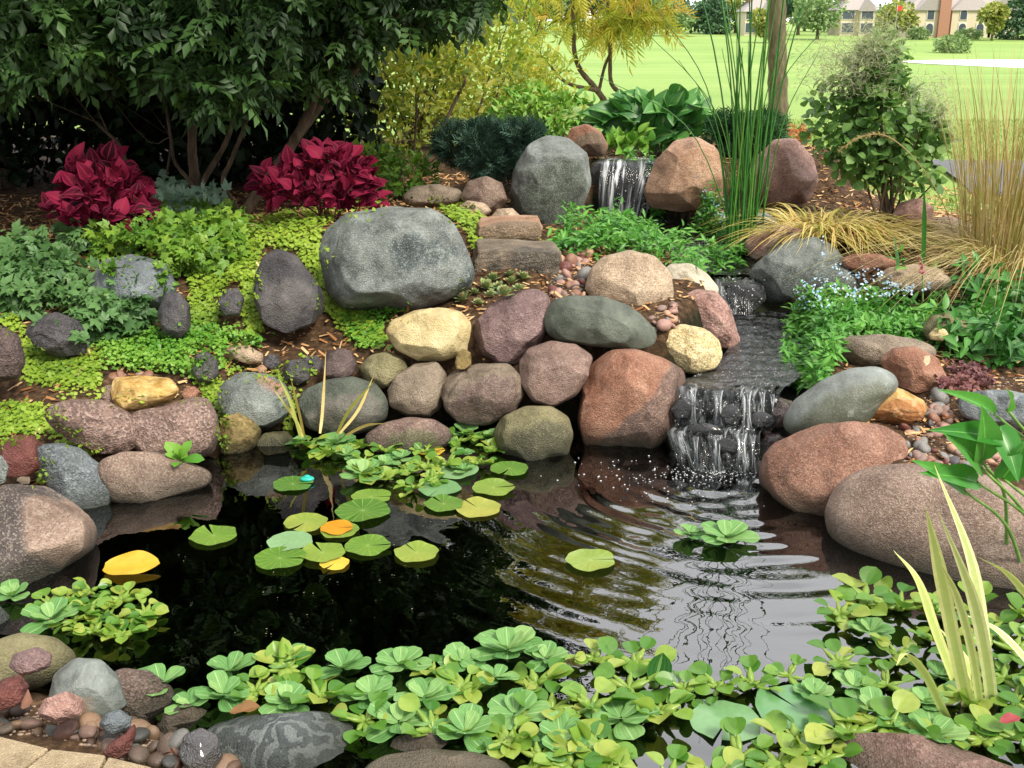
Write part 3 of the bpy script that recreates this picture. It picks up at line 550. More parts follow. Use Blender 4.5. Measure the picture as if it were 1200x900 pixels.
Rk('rock', 'pale pinkish rock at the foot of the round-leaved shrub', 6.0, rm('rosy/k', speck=.4), [(1046, 255), (1055, 238), (1075, 232), (1092, 242), (1092, 260), (1070, 268)], facets=3)
# near bank
Rk('boulder', 'dark grey rock with wavy pale banding at the near bank', 2.2, rm('greyblue/w', speck=.1, mott=6., bump=1., rough=.5, band=('#9aa2a3', 9., 14., 70, .45)), [(240, 868), (247, 842), (290, 833), (330, 838), (380, 841), (410, 855), (438, 878), (455, 915), (400, 960), (280, 960), (243, 920)], facets=5, rough=.09)
Rk('rock', 'rough pink granite rock behind the wet black pebble', 2.38, rm('pinkg/n', speck=.7, sscale=120., bump=.8), [(118, 800), (128, 786), (150, 781), (178, 790), (200, 812), (207, 840), (195, 858), (160, 862), (130, 845)], facets=2)
Rk('rock', 'mottled pink rock left of the wavy banded rock', 2.3, rm('pink/m', speck=.5), [(183, 848), (195, 830), (220, 826), (243, 838), (247, 855), (225, 870), (192, 868)], facets=3)
Rk('rock', 'smooth pale green-grey rock among the pebbles of the near bank', 2.3, rm('grey/n', speck=.1, mott=5., rough=.4, bump=.2, patch=('#9a7f6d', 4., .6)), [(60, 812), (70, 783), (95, 770), (122, 778), (143, 805), (145, 835), (115, 852), (75, 850)], facets=3)
Rk('boulder', 'olive-tan boulder at the left edge of the near bank', 2.45, rm('olive/t', speck=.2, mott=3.), [(-40, 775), (-15, 748), (30, 744), (65, 757), (84, 780), (80, 800), (40, 812), (-30, 815)], lump=.03)
Rk('rock', 'dark grey rock cut by the left edge beside the left water plants', 2.75, rm('greyblue'), [(-30, 735), (-15, 712), (2, 712), (13, 730), (8, 750), (-20, 758)])
Rk('stone', 'purple stone on top of the olive-tan boulder', 2.3, rm('purple/n', speck=.3), [(12, 775), (20, 762), (45, 760), (60, 772), (55, 787), (25, 790)], facets=3)
Rk('stone', 'dark wine-red stone at the left edge of the pebbles', 2.2, rm('maroon/n', speck=.4), [(-8, 812), (5, 795), (25, 794), (33, 810), (20, 827), (-5, 830)], facets=5)
Rk('stone', 'rusty pink split stone in front of the green-grey rock', 2.15, rm('rosy/n', speck=.3), [(45, 832), (55, 815), (80, 812), (97, 825), (92, 843), (65, 846)], facets=7, foff=.72)
Rk('stone', 'smooth black wet pebble in front of the wavy banded rock', 2.08, rm('dark/w', speck=.05, wet=True), [(211, 880), (218, 860), (238, 854), (256, 866), (260, 890), (245, 908), (220, 906)])
Rk('stone', 'dark grey smooth pebble below the green-grey rock', 2.14, rm('greyblue/p', speck=.05, rough=.35), [(117, 845), (125, 834), (142, 833), (154, 845), (150, 857), (130, 860)])
Rk('stone', 'dark purple pointed stone shard among the pebbles', 2.08, rm('maroon/p', speck=.1, rough=.4), [(120, 878), (130, 868), (150, 860), (161, 848), (160, 865), (150, 882), (132, 891)], facets=4)
Rk('rock', 'small pink granite rock at the near edge among the water lettuces', 2.2, rm('pinkg/o', speck=.6, sscale=130.), [(455, 878), (462, 863), (490, 856), (518, 862), (530, 880), (525, 898), (470, 900)])
Rk('rock', 'small pink rock right behind the wavy banded rock', 2.25, rm('pink/o', speck=.4), [(412, 880), (420, 866), (438, 864), (452, 876), (450, 892), (425, 896)], facets=3)
Rk('rock', 'wet grey-brown flat rock at the bottom edge among the water lettuces', 2.08, rm('brown/w', speck=.2, rough=.3), [(425, 898), (450, 882), (500, 879), (560, 884), (598, 898), (605, 930), (520, 950), (430, 940)], facets=2, dep=.6)
Rk('boulder', 'pink speckled granite boulder at the bottom right corner', 2.08, rm('rosy/z', speck=.7, sscale=120., mott=4.), [(930, 925), (965, 893), (1020, 877), (1070, 869), (1130, 874), (1200, 880), (1260, 900), (1265, 960), (1100, 985), (950, 975)], dep=.55, facets=2)
# cascade rocks
wetb = rm('black', wet=True, bump=.9, speck=.2)
Rk('ledge_rock', 'wet black ledge rock under the top lip of the cascade', 4.27, wetb, [(780, 470), (792, 452), (850, 455), (905, 456), (925, 465), (922, 490), (860, 497), (790, 492)], facets=5, dep=.5, rough=.12)
Rk('ledge_rock', 'wet black ledge rock in the middle of the cascade, jutting left', 4.06, wetb, [(778, 515), (790, 500), (835, 497), (885, 505), (900, 520), (890, 545), (830, 555), (785, 545)], facets=5, dep=.6, rough=.12)
Rk('ledge_rock', 'wet black rock against the rusty boulder left of the cascade', 4.2, wetb, [(782, 480), (790, 455), (808, 445), (822, 460), (822, 490), (808, 520), (788, 525)], facets=4, rough=.1)
Rk('rock', 'dark wet rock at the right foot of the cascade', 3.98, rm('darkrough/w', wet=True, bump=.9), [(885, 530), (895, 508), (912, 505), (925, 520), (922, 545), (905, 560), (888, 552)], facets=5)
Rk('rock', 'small dark wet rock right of the cascade beside the smooth boulder', 4.05, rm('darkrough/w', wet=True, bump=.9), [(905, 480), (912, 466), (928, 470), (936, 482), (928, 500), (910, 502)], facets=5)
for x_, y_, rx_, ry_, Y_, lb_ in [(803, 478, 17, 12, 4.07, 'wet black stone jutting from the top step at the left of the cascade'), (857, 486, 13, 12, 4.02, 'wet black stone splitting the middle of the top cascade step'), (893, 492, 16, 10, 4.02, 'wet black stone at the right of the top cascade step'), (808, 533, 20, 12, 3.92, 'wet black stone at the left foot of the cascade'), (853, 522, 14, 9, 3.88, 'wet black stone splitting the lower cascade step'), (826, 503, 22, 8, 3.97, 'flat wet black stone forming the middle ledge of the cascade'), (889, 548, 13, 9, 3.86, 'wet black stone at the right foot of the cascade')]:
    Rk('ledge_rock', lb_, Y_, wetb, [(x_-rx_, y_+2), (x_-rx_*.7, y_-ry_*.7), (x_-rx_*.1, y_-ry_), (x_+rx_*.7, y_-ry_*.6), (x_+rx_, y_+ry_*.2), (x_+rx_*.6, y_+ry_), (x_-rx_*.5, y_+ry_)], facets=3, dep=.5, rough=.1)
Rk('rock', 'wet black rock in the small upper fall against the grey-green boulder', 5.33, wetb, [(838, 345), (846, 330), (865, 328), (892, 332), (898, 350), (880, 368), (850, 365)], facets=4, dep=.5)
Rk('ledge_rock', 'dark rock shelf behind the upper waterfall', 7.0, wetb, [(688, 250), (690, 195), (700, 188), (770, 186), (780, 205), (775, 250), (730, 262)], facets=4, dep=.4)
# ---------------------------------------------------------------- water
def water_mat(name, tint, ior=1.7, rough=.0, gl=(1, 1, 1, 1)):
    m, t, o = newmat(name); K = t.links.new
    fr = N(t, 'ShaderNodeFresnel', i_IOR=ior); tr = N(t, 'ShaderNodeBsdfTransparent', i_Color=tint); g = N(t, 'ShaderNodeBsdfGlossy', i_Roughness=rough, i_Color=gl)
    mx = N(t, 'ShaderNodeMixShader'); K(fr.outputs[0], mx.inputs[0]); K(tr.outputs[0], mx.inputs[1]); K(g.outputs[0], mx.inputs[2]); K(mx.outputs[0], o.inputs['Surface'])
    return m, t, mx, g, fr
wm, wt, wmx, wg, wfr = water_mat('pond_water_mat', (.30, .33, .22, 1), 2.0)
n1 = N(wt, 'ShaderNodeTexNoise', i_Scale=9., i_Detail=3.); tcn = N(wt, 'ShaderNodeTexCoord'); wt.links.new(tcn.outputs['Object'], n1.inputs['Vector'])
bb = N(wt, 'ShaderNodeBump', i_Strength=.05, i_Distance=.01); wt.links.new(n1.outputs['Fac'], bb.inputs['Height']); wt.links.new(bb.outputs[0], wg.inputs['Normal']); wt.links.new(bb.outputs[0], wfr.inputs['Normal'])
def water_grid(poly, step, fz, grow=.12):
    P = np.array(poly); x0, y0 = P.min(0)-grow; x1, y1 = P.max(0)+grow
    gx = np.arange(x0, x1, step); gy = np.arange(y0, y1, step); X, Y = np.meshgrid(gx, gy)
    ins, d = in_poly(X.ravel(), Y.ravel(), poly); ok = (ins | (d < grow)).reshape(X.shape)
    idx = -np.ones(X.shape, int); idx[ok] = np.arange(ok.sum()); V = np.column_stack([X[ok], Y[ok], fz(X[ok], Y[ok])])
    a, b, c, d_ = idx[:-1, :-1], idx[:-1, 1:], idx[1:, 1:], idx[1:, :-1]; k = (a >= 0) & (b >= 0) & (c >= 0) & (d_ >= 0)
    return V, np.column_stack([a[k], b[k], c[k], d_[k]])
SPL = [(PZ(870, 560)[:2], 1.), (PZ(820, 552)[:2], .7), (PZ(760, 545)[:2], .35)]
def pond_h(X, Y):
    h = np.zeros(X.shape)
    for i, ((sx, sy), a) in enumerate(SPL):
        r = np.hypot(X-sx, Y-sy)
        rr = r+.03*np.sin(np.arctan2(Y-sy, X-sx)*5+i)*np.minimum(1, r)
        h += a*.0030*np.sin(rr*2*math.pi/.085-i)*np.exp(-r/.55)/(1+.6*r)*ss(.08, .35, r)
        h += a*.0012*np.sin(rr*2*math.pi/.145+i*2)*np.exp(-r/.9)*(1+.6*np.sin(X*7+Y*5))
        h += a*.006*np.exp(-(r/.22)**2)*snoise(np.column_stack([X, Y]), 8., 5+i, 4)
    P = np.column_stack([X, Y*1.6]); rr = np.hypot(X-SPL[0][0][0], Y-SPL[0][0][1])
    h += .0008*snoise(P, 3.4, 11, 3)*np.exp(-rr/1.1)+.00012*snoise(P, 1.5, 12, 2)
    return h
V, Fq = water_grid(POND, .012, pond_h)
tag(link('pond_water', npmesh('pond_water', V, [Fq]), wm), 'dark garden pond water rippling away from the cascade', 'water', kind='structure')

# running water with broken white streaks
def flow_mat(name, dens=.5, sx=60., sy=5., dark=(.35, .38, .38, 1), white='#e8eef2', ior=1.6, wh=.7):
    m, t, mx, g, fr = water_mat(name, dark, ior, .08); K = t.links.new
    at = N(t, 'ShaderNodeAttribute', attribute_name='leaf'); mp = N(t, 'ShaderNodeMapping'); mp.inputs['Scale'].default_value = (1, sx, sy); K(at.outputs['Color'], mp.inputs[0])
    n = N(t, 'ShaderNodeTexNoise', i_Scale=1., i_Detail=5., i_Roughness=.6, i_Distortion=.6); K(mp.outputs[0], n.inputs['Vector'])
    r = ramp(t, [(dens, (0, 0, 0, 1)), (dens+.16, (1, 1, 1, 1))]); K(n.outputs['Fac'], r.inputs[0])
    nq = N(t, 'ShaderNodeTexNoise', i_Scale=1., i_Detail=2.); mq = N(t, 'ShaderNodeMapping'); mq.inputs['Scale'].default_value = (1, sx*.3, 1.3); K(at.outputs['Color'], mq.inputs[0]); K(mq.outputs[0], nq.inputs['Vector'])
    rq = ramp(t, [(.42, (.12, .12, .12, 1)), (.6, (1, 1, 1, 1))]); K(nq.outputs['Fac'], rq.inputs[0])
    d = N(t, 'ShaderNodeBsdfPrincipled', i_Roughness=.25); d.inputs['Base Color'].default_value = lin(white); d.inputs['Specular IOR Level'].default_value = .6
    m2 = N(t, 'ShaderNodeMixShader'); K(math_(t, 'MULTIPLY', math_(t, 'MULTIPLY', r.outputs[0], rq.outputs[0]), wh), m2.inputs[0]); K(mx.outputs[0], m2.inputs[1]); K(d.outputs[0], m2.inputs[2])
    b = N(t, 'ShaderNodeBump', i_Strength=.8, i_Distance=.02); K(n.outputs['Fac'], b.inputs['Height'])
    for q in (g, fr, d): K(b.outputs[0], q.inputs['Normal'])
    t.links.new(m2.outputs[0], [x for x in t.nodes if x.type == 'OUTPUT_MATERIAL'][0].inputs['Surface'])
    return m
fall_m = flow_mat('fall_water', .47, 16., 1.6); stream_m = flow_mat('stream_water', .6, 10., 34., ior=1.9, wh=.3); cascade_m = flow_mat('cascade_water', .47, 26., 3., dark=(.62, .66, .66, 1), ior=1.45, wh=.28)
strand_m = flow_mat('falling_strand', .46, 5., 1.4, dark=(.8, .82, .84, 1), ior=1.5, wh=.62)
def sheet(name, label, rows, mat, nu=60, amp=.006, seed=1, cat='waterfall', kind=None, iso=False):
    """rows: list of (left point, right point) going down the flow"""
    Lp = smooth_path([r[0] for r in rows], 14*len(rows)); Rp = smooth_path([r[1] for r in rows], 14*len(rows)); nv = len(Lp)
    u = np.linspace(0, 1, nu); V = Lp[:, None]*(1-u)[None, :, None]+Rp[:, None]*u[None, :, None]; V = V.reshape(-1, 3)
    vv = np.repeat(np.linspace(0, 1, nv), nu); uu = np.tile(u, nv)
    h = snoise(np.column_stack([uu*9+.3*np.sin(vv*5), vv*1.6]), 1., seed, 3); V = V+np.outer(h*amp, [0, -.8, .6]); 
    if not iso: V[:, 1] -= .02*np.abs(np.sin(uu*7+seed))*vv
    else: V = V-np.outer(h*amp, [0, -.8, .6]); V[:, 2] += amp*snoise(V[:, :2]*[1, 1.3], 7., seed, 4)
    i, j = np.meshgrid(np.arange(nv-1), np.arange(nu-1), indexing='ij'); i = i.ravel(); j = j.ravel()
    Fq = np.column_stack([i*nu+j, i*nu+j+1, (i+1)*nu+j+1, (i+1)*nu+j]); Fq = Fq[:, ::-1]
    me = npmesh(name, V, [Fq], {'leaf': np.column_stack([np.zeros(len(V)), uu, vv])})
    o = link(name, me, mat); return tag(o, label, cat, kind=kind)
P = PY
sheet('waterfall', 'upper waterfall curtain dropping between the tall boulder and the orange boulder', [(P(707, 186, 7.15), P(776, 185, 7.15)), (P(705, 190, 6.95), P(774, 190, 6.95)), (P(702, 215, 6.86), P(768, 213, 6.86)), (P(701, 253, 6.82), P(757, 253, 6.82))], fall_m, seed=3)
sheet('stream', 'upper pool of the stream feeding the small fall', [(P(700, 252, 6.85), P(765, 252, 6.85)), (P(760, 285, 6.15), P(850, 280, 6.15)), (P(838, 322, 5.52), P(898, 322, 5.52))], stream_m, amp=.006, seed=4, cat='water', kind='structure', iso=True)
sheet('header_pool', 'still dark water above the upper waterfall', [(P(690, 181, 7.6), P(775, 181, 7.6)), (P(700, 186, 7.15), P(776, 186, 7.15))], wm, amp=.001, cat='water', kind='structure')
sheet('waterfall', 'small fall spilling past the grey-green boulder into the lower stream', [(P(836, 325, 5.50), P(900, 325, 5.50)), (P(838, 330, 5.38), P(893, 330, 5.40)), (P(842, 350, 5.26), P(884, 350, 5.30)), (P(848, 368, 5.22), P(882, 368, 5.24))], cascade_m, amp=.012, seed=6)
sheet('stream', 'lower stream of rippling grey water above the cascade', [(P(850, 366, 5.28), P(940, 366, 5.28)), (P(858, 400, 4.85), P(938, 400, 4.85)), (P(830, 430, 4.50), P(945, 430, 4.5)), (P(790, 452, 4.27), P(925, 452, 4.27))], stream_m, nu=110, amp=.009, seed=8, cat='water', kind='structure', iso=True)
sheet('cascade', 'top step of the cascade spilling over the black ledge', [(P(792, 450, 4.29), P(924, 450, 4.29)), (P(792, 455, 4.16), P(916, 458, 4.16)), (P(795, 475, 4.10), P(908, 478, 4.1)), (P(790, 498, 4.07), P(905, 500, 4.08))], cascade_m, nu=90, amp=.018, seed=9, cat='cascade')
sheet('cascade', 'lower step of the cascade falling into the pond', [(P(788, 498, 4.08), P(900, 498, 4.08)), (P(782, 506, 3.97), P(892, 506, 3.95)), (P(790, 530, 3.90), P(890, 530, 3.87)), (P(800, 556, 3.86), P(885, 556, 3.84))], cascade_m, nu=90, amp=.018, seed=12, cat='cascade')
g = np.random.default_rng(41)
for px, y0, y1, w, Y0, Y1 in [(812, 456, 500, 9, 4.13, 4.04), (841, 458, 498, 14, 4.12, 4.04), (874, 458, 520, 16, 4.11, 3.99), (893, 460, 505, 8, 4.12, 4.04), (905, 462, 500, 6, 4.12, 4.05),
        (815, 512, 552, 8, 3.93, 3.87), (840, 510, 556, 12, 3.92, 3.86), (868, 508, 558, 16, 3.91, 3.85), (882, 510, 556, 8, 3.91, 3.85), (797, 505, 545, 6, 3.95, 3.9)]:
    sheet('falling_strand', 'thin white strand of water running down the stepped cascade', [(P(px-w*.5, y0, Y0), P(px+w*.5, y0, Y0)), (P(px-w*.32, y0+8, Y0-.03), P(px+w*.32, y0+8, Y0-.03)), (P(px-w*.4+1.5, (y0+y1)/2, (Y0+Y1)/2-.03), P(px+w*.4-1.5, (y0+y1)/2, (Y0+Y1)/2-.03)), (P(px-w*.6, y1, Y1), P(px+w*.6, y1, Y1))], strand_m, nu=18, amp=.006, seed=int(px), cat='water strand')['group'] = 'strands of the stepped cascade'
# spray drops and bubbles
mb = MB(); V0, F0 = ico(1); g = np.random.default_rng(4)
def drops(n, px, py, spx, spy, Y, s0, s1, zmin=None):
    for k in range(n):
        x = px+g.normal()*spx; y = py+g.normal()*spy; p = PZ(x, y, .003) if zmin is not None else PY(x, y, Y)
        mb.raw(V0*g.uniform(s0, s1)*np.array([1, 1, 1 if zmin is None else .6])+p, [F0])
drops(40, 870, 500, 14, 22, 3.9, .001, .0026); drops(20, 815, 470, 14, 14, 4.05, .001, .0025); drops(260, 850, 554, 38, 6, 3.85, .0012, .0034, 0)
drops(40, 860, 345, 14, 12, 5.25, .002, .004); drops(40, 735, 235, 22, 14, 6.8, .002, .0045); drops(40, 725, 556, 32, 12, 3.9, .0015, .0045, 0); drops(60, 790, 560, 60, 16, 3.9, .0015, .004, 0)
mf, t, o = newmat('foam'); p = N(t, 'ShaderNodeBsdfPrincipled', i_Roughness=.05); p.inputs['Base Color'].default_value = (.9, .93, .95, 1); p.inputs['Transmission Weight'].default_value = .5; t.links.new(p.outputs[0], o.inputs['Surface'])
tag(mb.build('spray', mf), 'white drops and bubbles where the falls hit the pond', 'spray', kind='stuff')
# ---------------------------------------------------------------- surface sampling (true hits on ground and rocks)
from mathutils.bvhtree import BVHTree
_dg = bpy.context.evaluated_depsgraph_get(); bpy.context.view_layer.update()
_bv = [(BVHTree.FromObject(o, _dg), Vector(o.location), lo, hi) for o, lo, hi in HITS]
def gfast(X, Y):
    X = np.asarray(X, float); Y = np.asarray(Y, float)
    i = np.clip(np.searchsorted(xs, X)-1, 0, nx-2); j = np.clip(np.searchsorted(ys, Y)-1, 0, ny-2)
    a = np.clip((X-xs[i])/(xs[i+1]-xs[i]), 0, 1); b = np.clip((Y-ys[j])/(ys[j+1]-ys[j]), 0, 1)
    return (GZ[j, i]*(1-a)+GZ[j, i+1]*a)*(1-b)+(GZ[j+1, i]*(1-a)+GZ[j+1, i+1]*a)*b
_ysm = np.concatenate([np.arange(1.7, 12, .015), np.arange(12, 60, .3)])
def surf(px, py, rocks=True):
    r = ray(px, py); P = CAM+r*(_ysm/r[1])[:, None]; k = np.argmax(P[:, 2] <= gfast(P[:, 0], P[:, 1])); best = P[k]; x, y = best[:2]; e = .03
    n = norm(np.array([(gfast(x-e, y)-gfast(x+e, y))/(2*e), (gfast(x, y-e)-gfast(x, y+e))/(2*e), 1.]))
    if rocks:
        bd = np.linalg.norm(best-CAM); rd = Vector(r/np.linalg.norm(r))
        for bv, loc, lo, hi in _bv:
            if lo[0] <= px <= hi[0] and lo[1] <= py <= hi[1]:
                h = bv.ray_cast(Vector(CAM)-loc, rd)
                if h[0] is not None and h[3] < bd: bd = h[3]; best = np.array(h[0]+loc); n = np.array(h[1])
    return best, n
def top(x, y):
    """height of the topmost rock or ground at a world position"""
    z = float(gfast(x, y)); n = np.array([0, 0, 1.])
    for bv, loc, lo, hi in _bv:
        if abs(x-loc[0]) < .5 and abs(y-loc[1]) < .5:
            h = bv.ray_cast(Vector((x, y, 5))-loc, Vector((0, 0, -1)))
            if h[0] is not None and h[0][2]+loc[2] > z: z = h[0][2]+loc[2]; n = np.array(h[1])
    return z, n
def sample_poly(poly, n, g):
    P = np.array(poly, float); lo, hi = P.min(0), P.max(0); out = []
    while len(out) < n:
        q = g.uniform(lo, hi, (n*2, 2)); ok, _ = in_poly(q[:, 0], q[:, 1], poly); out += list(q[ok])
    return np.array(out[:n])

# ---------------------------------------------------------------- leaf materials
LM = {
 'dark_tree': leaf_mat('dark_tree_leaf', ['#1e341a', '#304e24', '#4b6d33'], .22, .5),
 'shade_backdrop': leaf_mat('shade_backdrop_leaf', ['#0f1a10', '#1a2a17', '#22361c'], .05, .6, .2),  # near-black leaf colour stands in for deep shade
 'yellowgreen': leaf_mat('yellow_green_leaf', ['#6d8a30', '#9cab44', '#c4bf5a', '#93a040'], .55, .5),
 'sumac': leaf_mat('golden_leaf', ['#8ea23a', '#b9bb45', '#d6ca58', '#d6a94c'], .5, .5),
 'coleus': leaf_mat('crimson_leaf', ['#2c0612', '#52081f', '#6d0f2c', '#87203c'], .15, .7, .15, vein='#8c2348', edge='#7c1a3e', vein_w=.1),
 'jenny': leaf_mat('creeping_leaf', ['#6f9130', '#8dab38', '#a9bf4c'], .3, .5),
 'sedum': leaf_mat('sedum_leaf', ['#518a2e', '#70a038', '#90b850'], .25, .45),
 'perennial': leaf_mat('perennial_leaf', ['#3f6335', '#557c45', '#6f935a'], .2, .5),
 'midgreen': leaf_mat('mid_green_leaf', ['#4f7a28', '#6b9432', '#8fae40'], .3, .5),
 'silver': leaf_mat('silvery_leaf', ['#6f9078', '#8aa993', '#a3bfa8'], .2, .6),
 'fmn': leaf_mat('lance_leaf', ['#3c7a2a', '#579638', '#7ab250'], .3, .42, vein='#8fce66'),
 'hosta': leaf_mat('broad_leaf', ['#2e632f', '#447f3c', '#629a4c'], .25, .4, vein='#8fb86c', ribs=('#7fa862', 6)),
 'juniper': leaf_mat('juniper_needle', ['#263f35', '#3a5648', '#54705f'], .05, .7, .2),
 'juniper2': leaf_mat('juniper_needle_green', ['#274a30', '#3b6340', '#527b50'], .05, .7, .2),
 'smoke': leaf_mat('round_leaf', ['#4f7a3e', '#6b9450', '#90b068'], .4, .4, vein='#8fae68', vein_w=.08),
 'reed': leaf_mat('reed_blade', ['#2f6b2c', '#458236', '#64983f'], .2, .4),
 'gold_grass': leaf_mat('gold_grass_blade', ['#98a045', '#cbb562', '#e2cd90', '#c9a45e'], .3, .55),
 'tan_grass': leaf_mat('tan_grass_blade', ['#8a7a42', '#b39a68', '#d6bf90', '#9aa050'], .3, .6),
 'darkper': leaf_mat('dark_perennial_leaf', ['#255a22', '#38742c', '#54903a'], .25, .4, vein='#6fa050'),
 'arrow': leaf_mat('arrow_leaf', ['#3a8030', '#4b933a', '#62a548'], .35, .35, vein='#8bcf6a', vein_w=.05),
 'iris': leaf_mat('variegated_blade', ['#cdd088', '#dfdda0', '#ebe8bc'], .3, .45, vein='#9db558', vein_w=.5),
 'lettuce': leaf_mat('water_lettuce_leaf', ['#4f8448', '#6c9d58', '#92b670'], .3, .55, .3, vein='#b4d096', vein_w=.05, ribs=('#b4d096', 7)),
 'hyacinth': leaf_mat('water_hyacinth_leaf', ['#44792c', '#618f36', '#84a845', '#adb657'], .35, .35, .5),
 'pad': leaf_mat('lily_pad_leaf', ['#4d7630', '#668a38', '#859a45', '#a8a552'], .15, .3, .5, vein='#a3b86a', vein_w=.1),
 'padpale': leaf_mat('pale_lily_pad_leaf', ['#5f8f5c', '#789f6f', '#8bac80'], .15, .3, .5),
 'yellowpad': leaf_mat('yellow_lily_leaf', ['#c98a2a', '#d9a838', '#dcc052'], .2, .35),
 'redbed': leaf_mat('tiny_purple_leaf', ['#4b2a30', '#6f4248', '#8a5c56'], .1, .6),
 'farleaf': leaf_mat('far_tree_leaf', ['#6b8757', '#859e6c', '#a0b385'], .2, .8, .1),
 'chip': leaf_mat('wood_chip', ['#7a4d2a', '#a8764a', '#cda171', '#d9b98c'], .0, .8, .2),
 'redleaf': leaf_mat('russet_leaf', ['#8c3d24', '#b05a38', '#c98055'], .2, .6),
 'plume': leaf_mat('smoky_plume', ['#a9aa92', '#bfbfa8', '#d0cfbd'], .5, .8, .1),
}
bark = simple_mat('bark', ['#3a2f25', '#5b4b3c', '#7b6a56'], 30., .9, .8, stretch=(1, 1, .25))
bark_pale = simple_mat('bark_pale', ['#453e30', '#615843', '#7a6f58'], 22., .9, .8, stretch=(1, 1, .3))
bark_dark = simple_mat('bark_dark', ['#241c17', '#3b2f26', '#4d3f33'], 30., .9, .8, stretch=(1, 1, .25))
greenstem = simple_mat('green_stem', ['#4f7a34', '#6c9446', '#86a858'], 12., .5, .1)
ROUND = leaf_tpl(.95, 4, .5, .55, .1, .1, base=.25); OVAL = leaf_tpl(.55, 4, .42, .9, .2, .2)
RH = rhomb_tpl(); RHW = rhomb_tpl(.8, .45, .15, .1); NEED = rhomb_tpl(.16, .35, .1, .1)
def compound(n=4, L=.28, ll=.11, tpl=None, droop=.35, w=.42, hang=.0):
    tpl = tpl or rhomb_tpl(w, .38, .2, .25); parts = []
    for k in range(n):
        y = L*(.3+.7*k/max(1, n)); z = -droop*y*y/L
        for s in (-1, 1):
            d = np.array([s*.85, .5, -.25-hang]); parts.append((tpl, frames(d, [0, 0, 1], ll)[0], np.array([0, y, z])))
    parts.append((tpl, frames([0, 1, -.4-hang], [0, 0, 1], ll*1.1)[0], np.array([0, L, -droop*L])))
    st = rhomb_tpl(.03, .5, .1, droop*.8); parts.append((st, np.eye(3)*L, np.zeros(3)))
    return merge_tpl(parts)
def blobs_pts(blobs, n, g, shell=.55):
    w = np.array([b[1][0]*b[1][1]+b[1][1]*b[1][2]+b[1][0]*b[1][2] for b in blobs]); w = w/w.sum(); k = g.choice(len(blobs), n, p=w)
    C = np.array([b[0] for b in blobs])[k]; Rr = np.array([b[1] for b in blobs])[k]; d = rdir(n, g=g); r = shell+(1-shell)*g.random(n)**.6
    r = r*(1+.18*snoise(C+d*Rr, .9, 77, 2))
    return C+d*Rr*r[:, None], d
def foliage(mb, P, d, tpl, g, size, up=.3, spread_=.7, tint=(0, 1), nup=.8, var=.35):
    n = len(P); D = norm(d*.8+g.normal(size=(n, 3))*spread_+np.array([0, 0, up])); Nn = norm(np.array([0, 0, nup])+d*.5+g.normal(size=(n, 3))*.4)
    clump = .5+.35*snoise(P, 1.6, 31, 2); tn = np.clip(clump+g.uniform(-.35, .35, n), tint[0], tint[1])
    mb.put(tpl, frames(D, Nn, size*g.uniform(1-var, 1+var, n)), P, tn)
def stems(name, paths, mat, parent, seg=7):
    """paths: list of (points, r0, r1)"""
    if len(paths) > 1 and name == 'stems':
        for p_ in paths: o_ = stems('stem', [p_], mat, parent, seg)
        return o_
    mb = MB()
    for pts, r0, r1 in paths:
        Q = smooth_path(pts, max(6, len(pts)*5)); n = len(Q); rr = r0+(r1-r0)*np.linspace(0, 1, n)**.8; rr = rr*(1+.08*np.sin(np.arange(n)*2.3)); tube(mb, Q, rr, seg)
    return mb.build(name, mat, parent)
def PXP(lst, Y): return [PY(x, y, Y if np.isscalar(Y) else Y[i]) for i, (x, y) in enumerate(lst)]
g = np.random.default_rng(21)

# ---------------------------------------------------------------- the big shade trees at the left
CP = compound(3, .115, .054, leaf_tpl(.48, 2, .42, .9, .2, .2), droop=.2)
def tree(name, label, base, limb_paths, blobs, n, tpl, lm, size, bk, cat='tree', seed=1, group=None, shell=.35, up=-.2, nup=.9, extra=None, twigs=14, cn='crown'):
    t_ = empty(name, base); tag(t_, label, cat, group); gg = np.random.default_rng(seed)
    stems('trunk', limb_paths[:1], bk, t_)
    for lp in limb_paths[1:]: stems('limb', [lp], bk, t_)
    P, d = blobs_pts(blobs, n, gg, shell); mb = MB()
    if extra is not None: P = np.vstack([P, extra]); d = np.vstack([d, rdir(len(extra), g=gg)])
    foliage(mb, P, d, tpl, gg, size, up=up, nup=nup); mb.build(cn, lm, t_)
    if twigs:
        mb = MB()
        for k in range(twigs):
            pts, r0, r1 = limb_paths[k % len(limb_paths)]; a = np.array(pts[-1 if gg.random() < .6 else -2]); q = P[gg.integers(len(P))]; m_ = (a+q)/2+gg.normal(size=3)*.12
            tube(mb, smooth_path([a, m_, q], 8), np.linspace(r1*.6, r1*.15, 8), 4)
        mb.build('twigs', bk, t_)
    return t_
def hang(poly, n, Y0, Y1, seed):
    gg = np.random.default_rng(seed); q = sample_poly(poly, n, gg); return np.array([PY(x, y, gg.uniform(Y0, Y1)) for x, y in q])
b1 = G(286, 252)
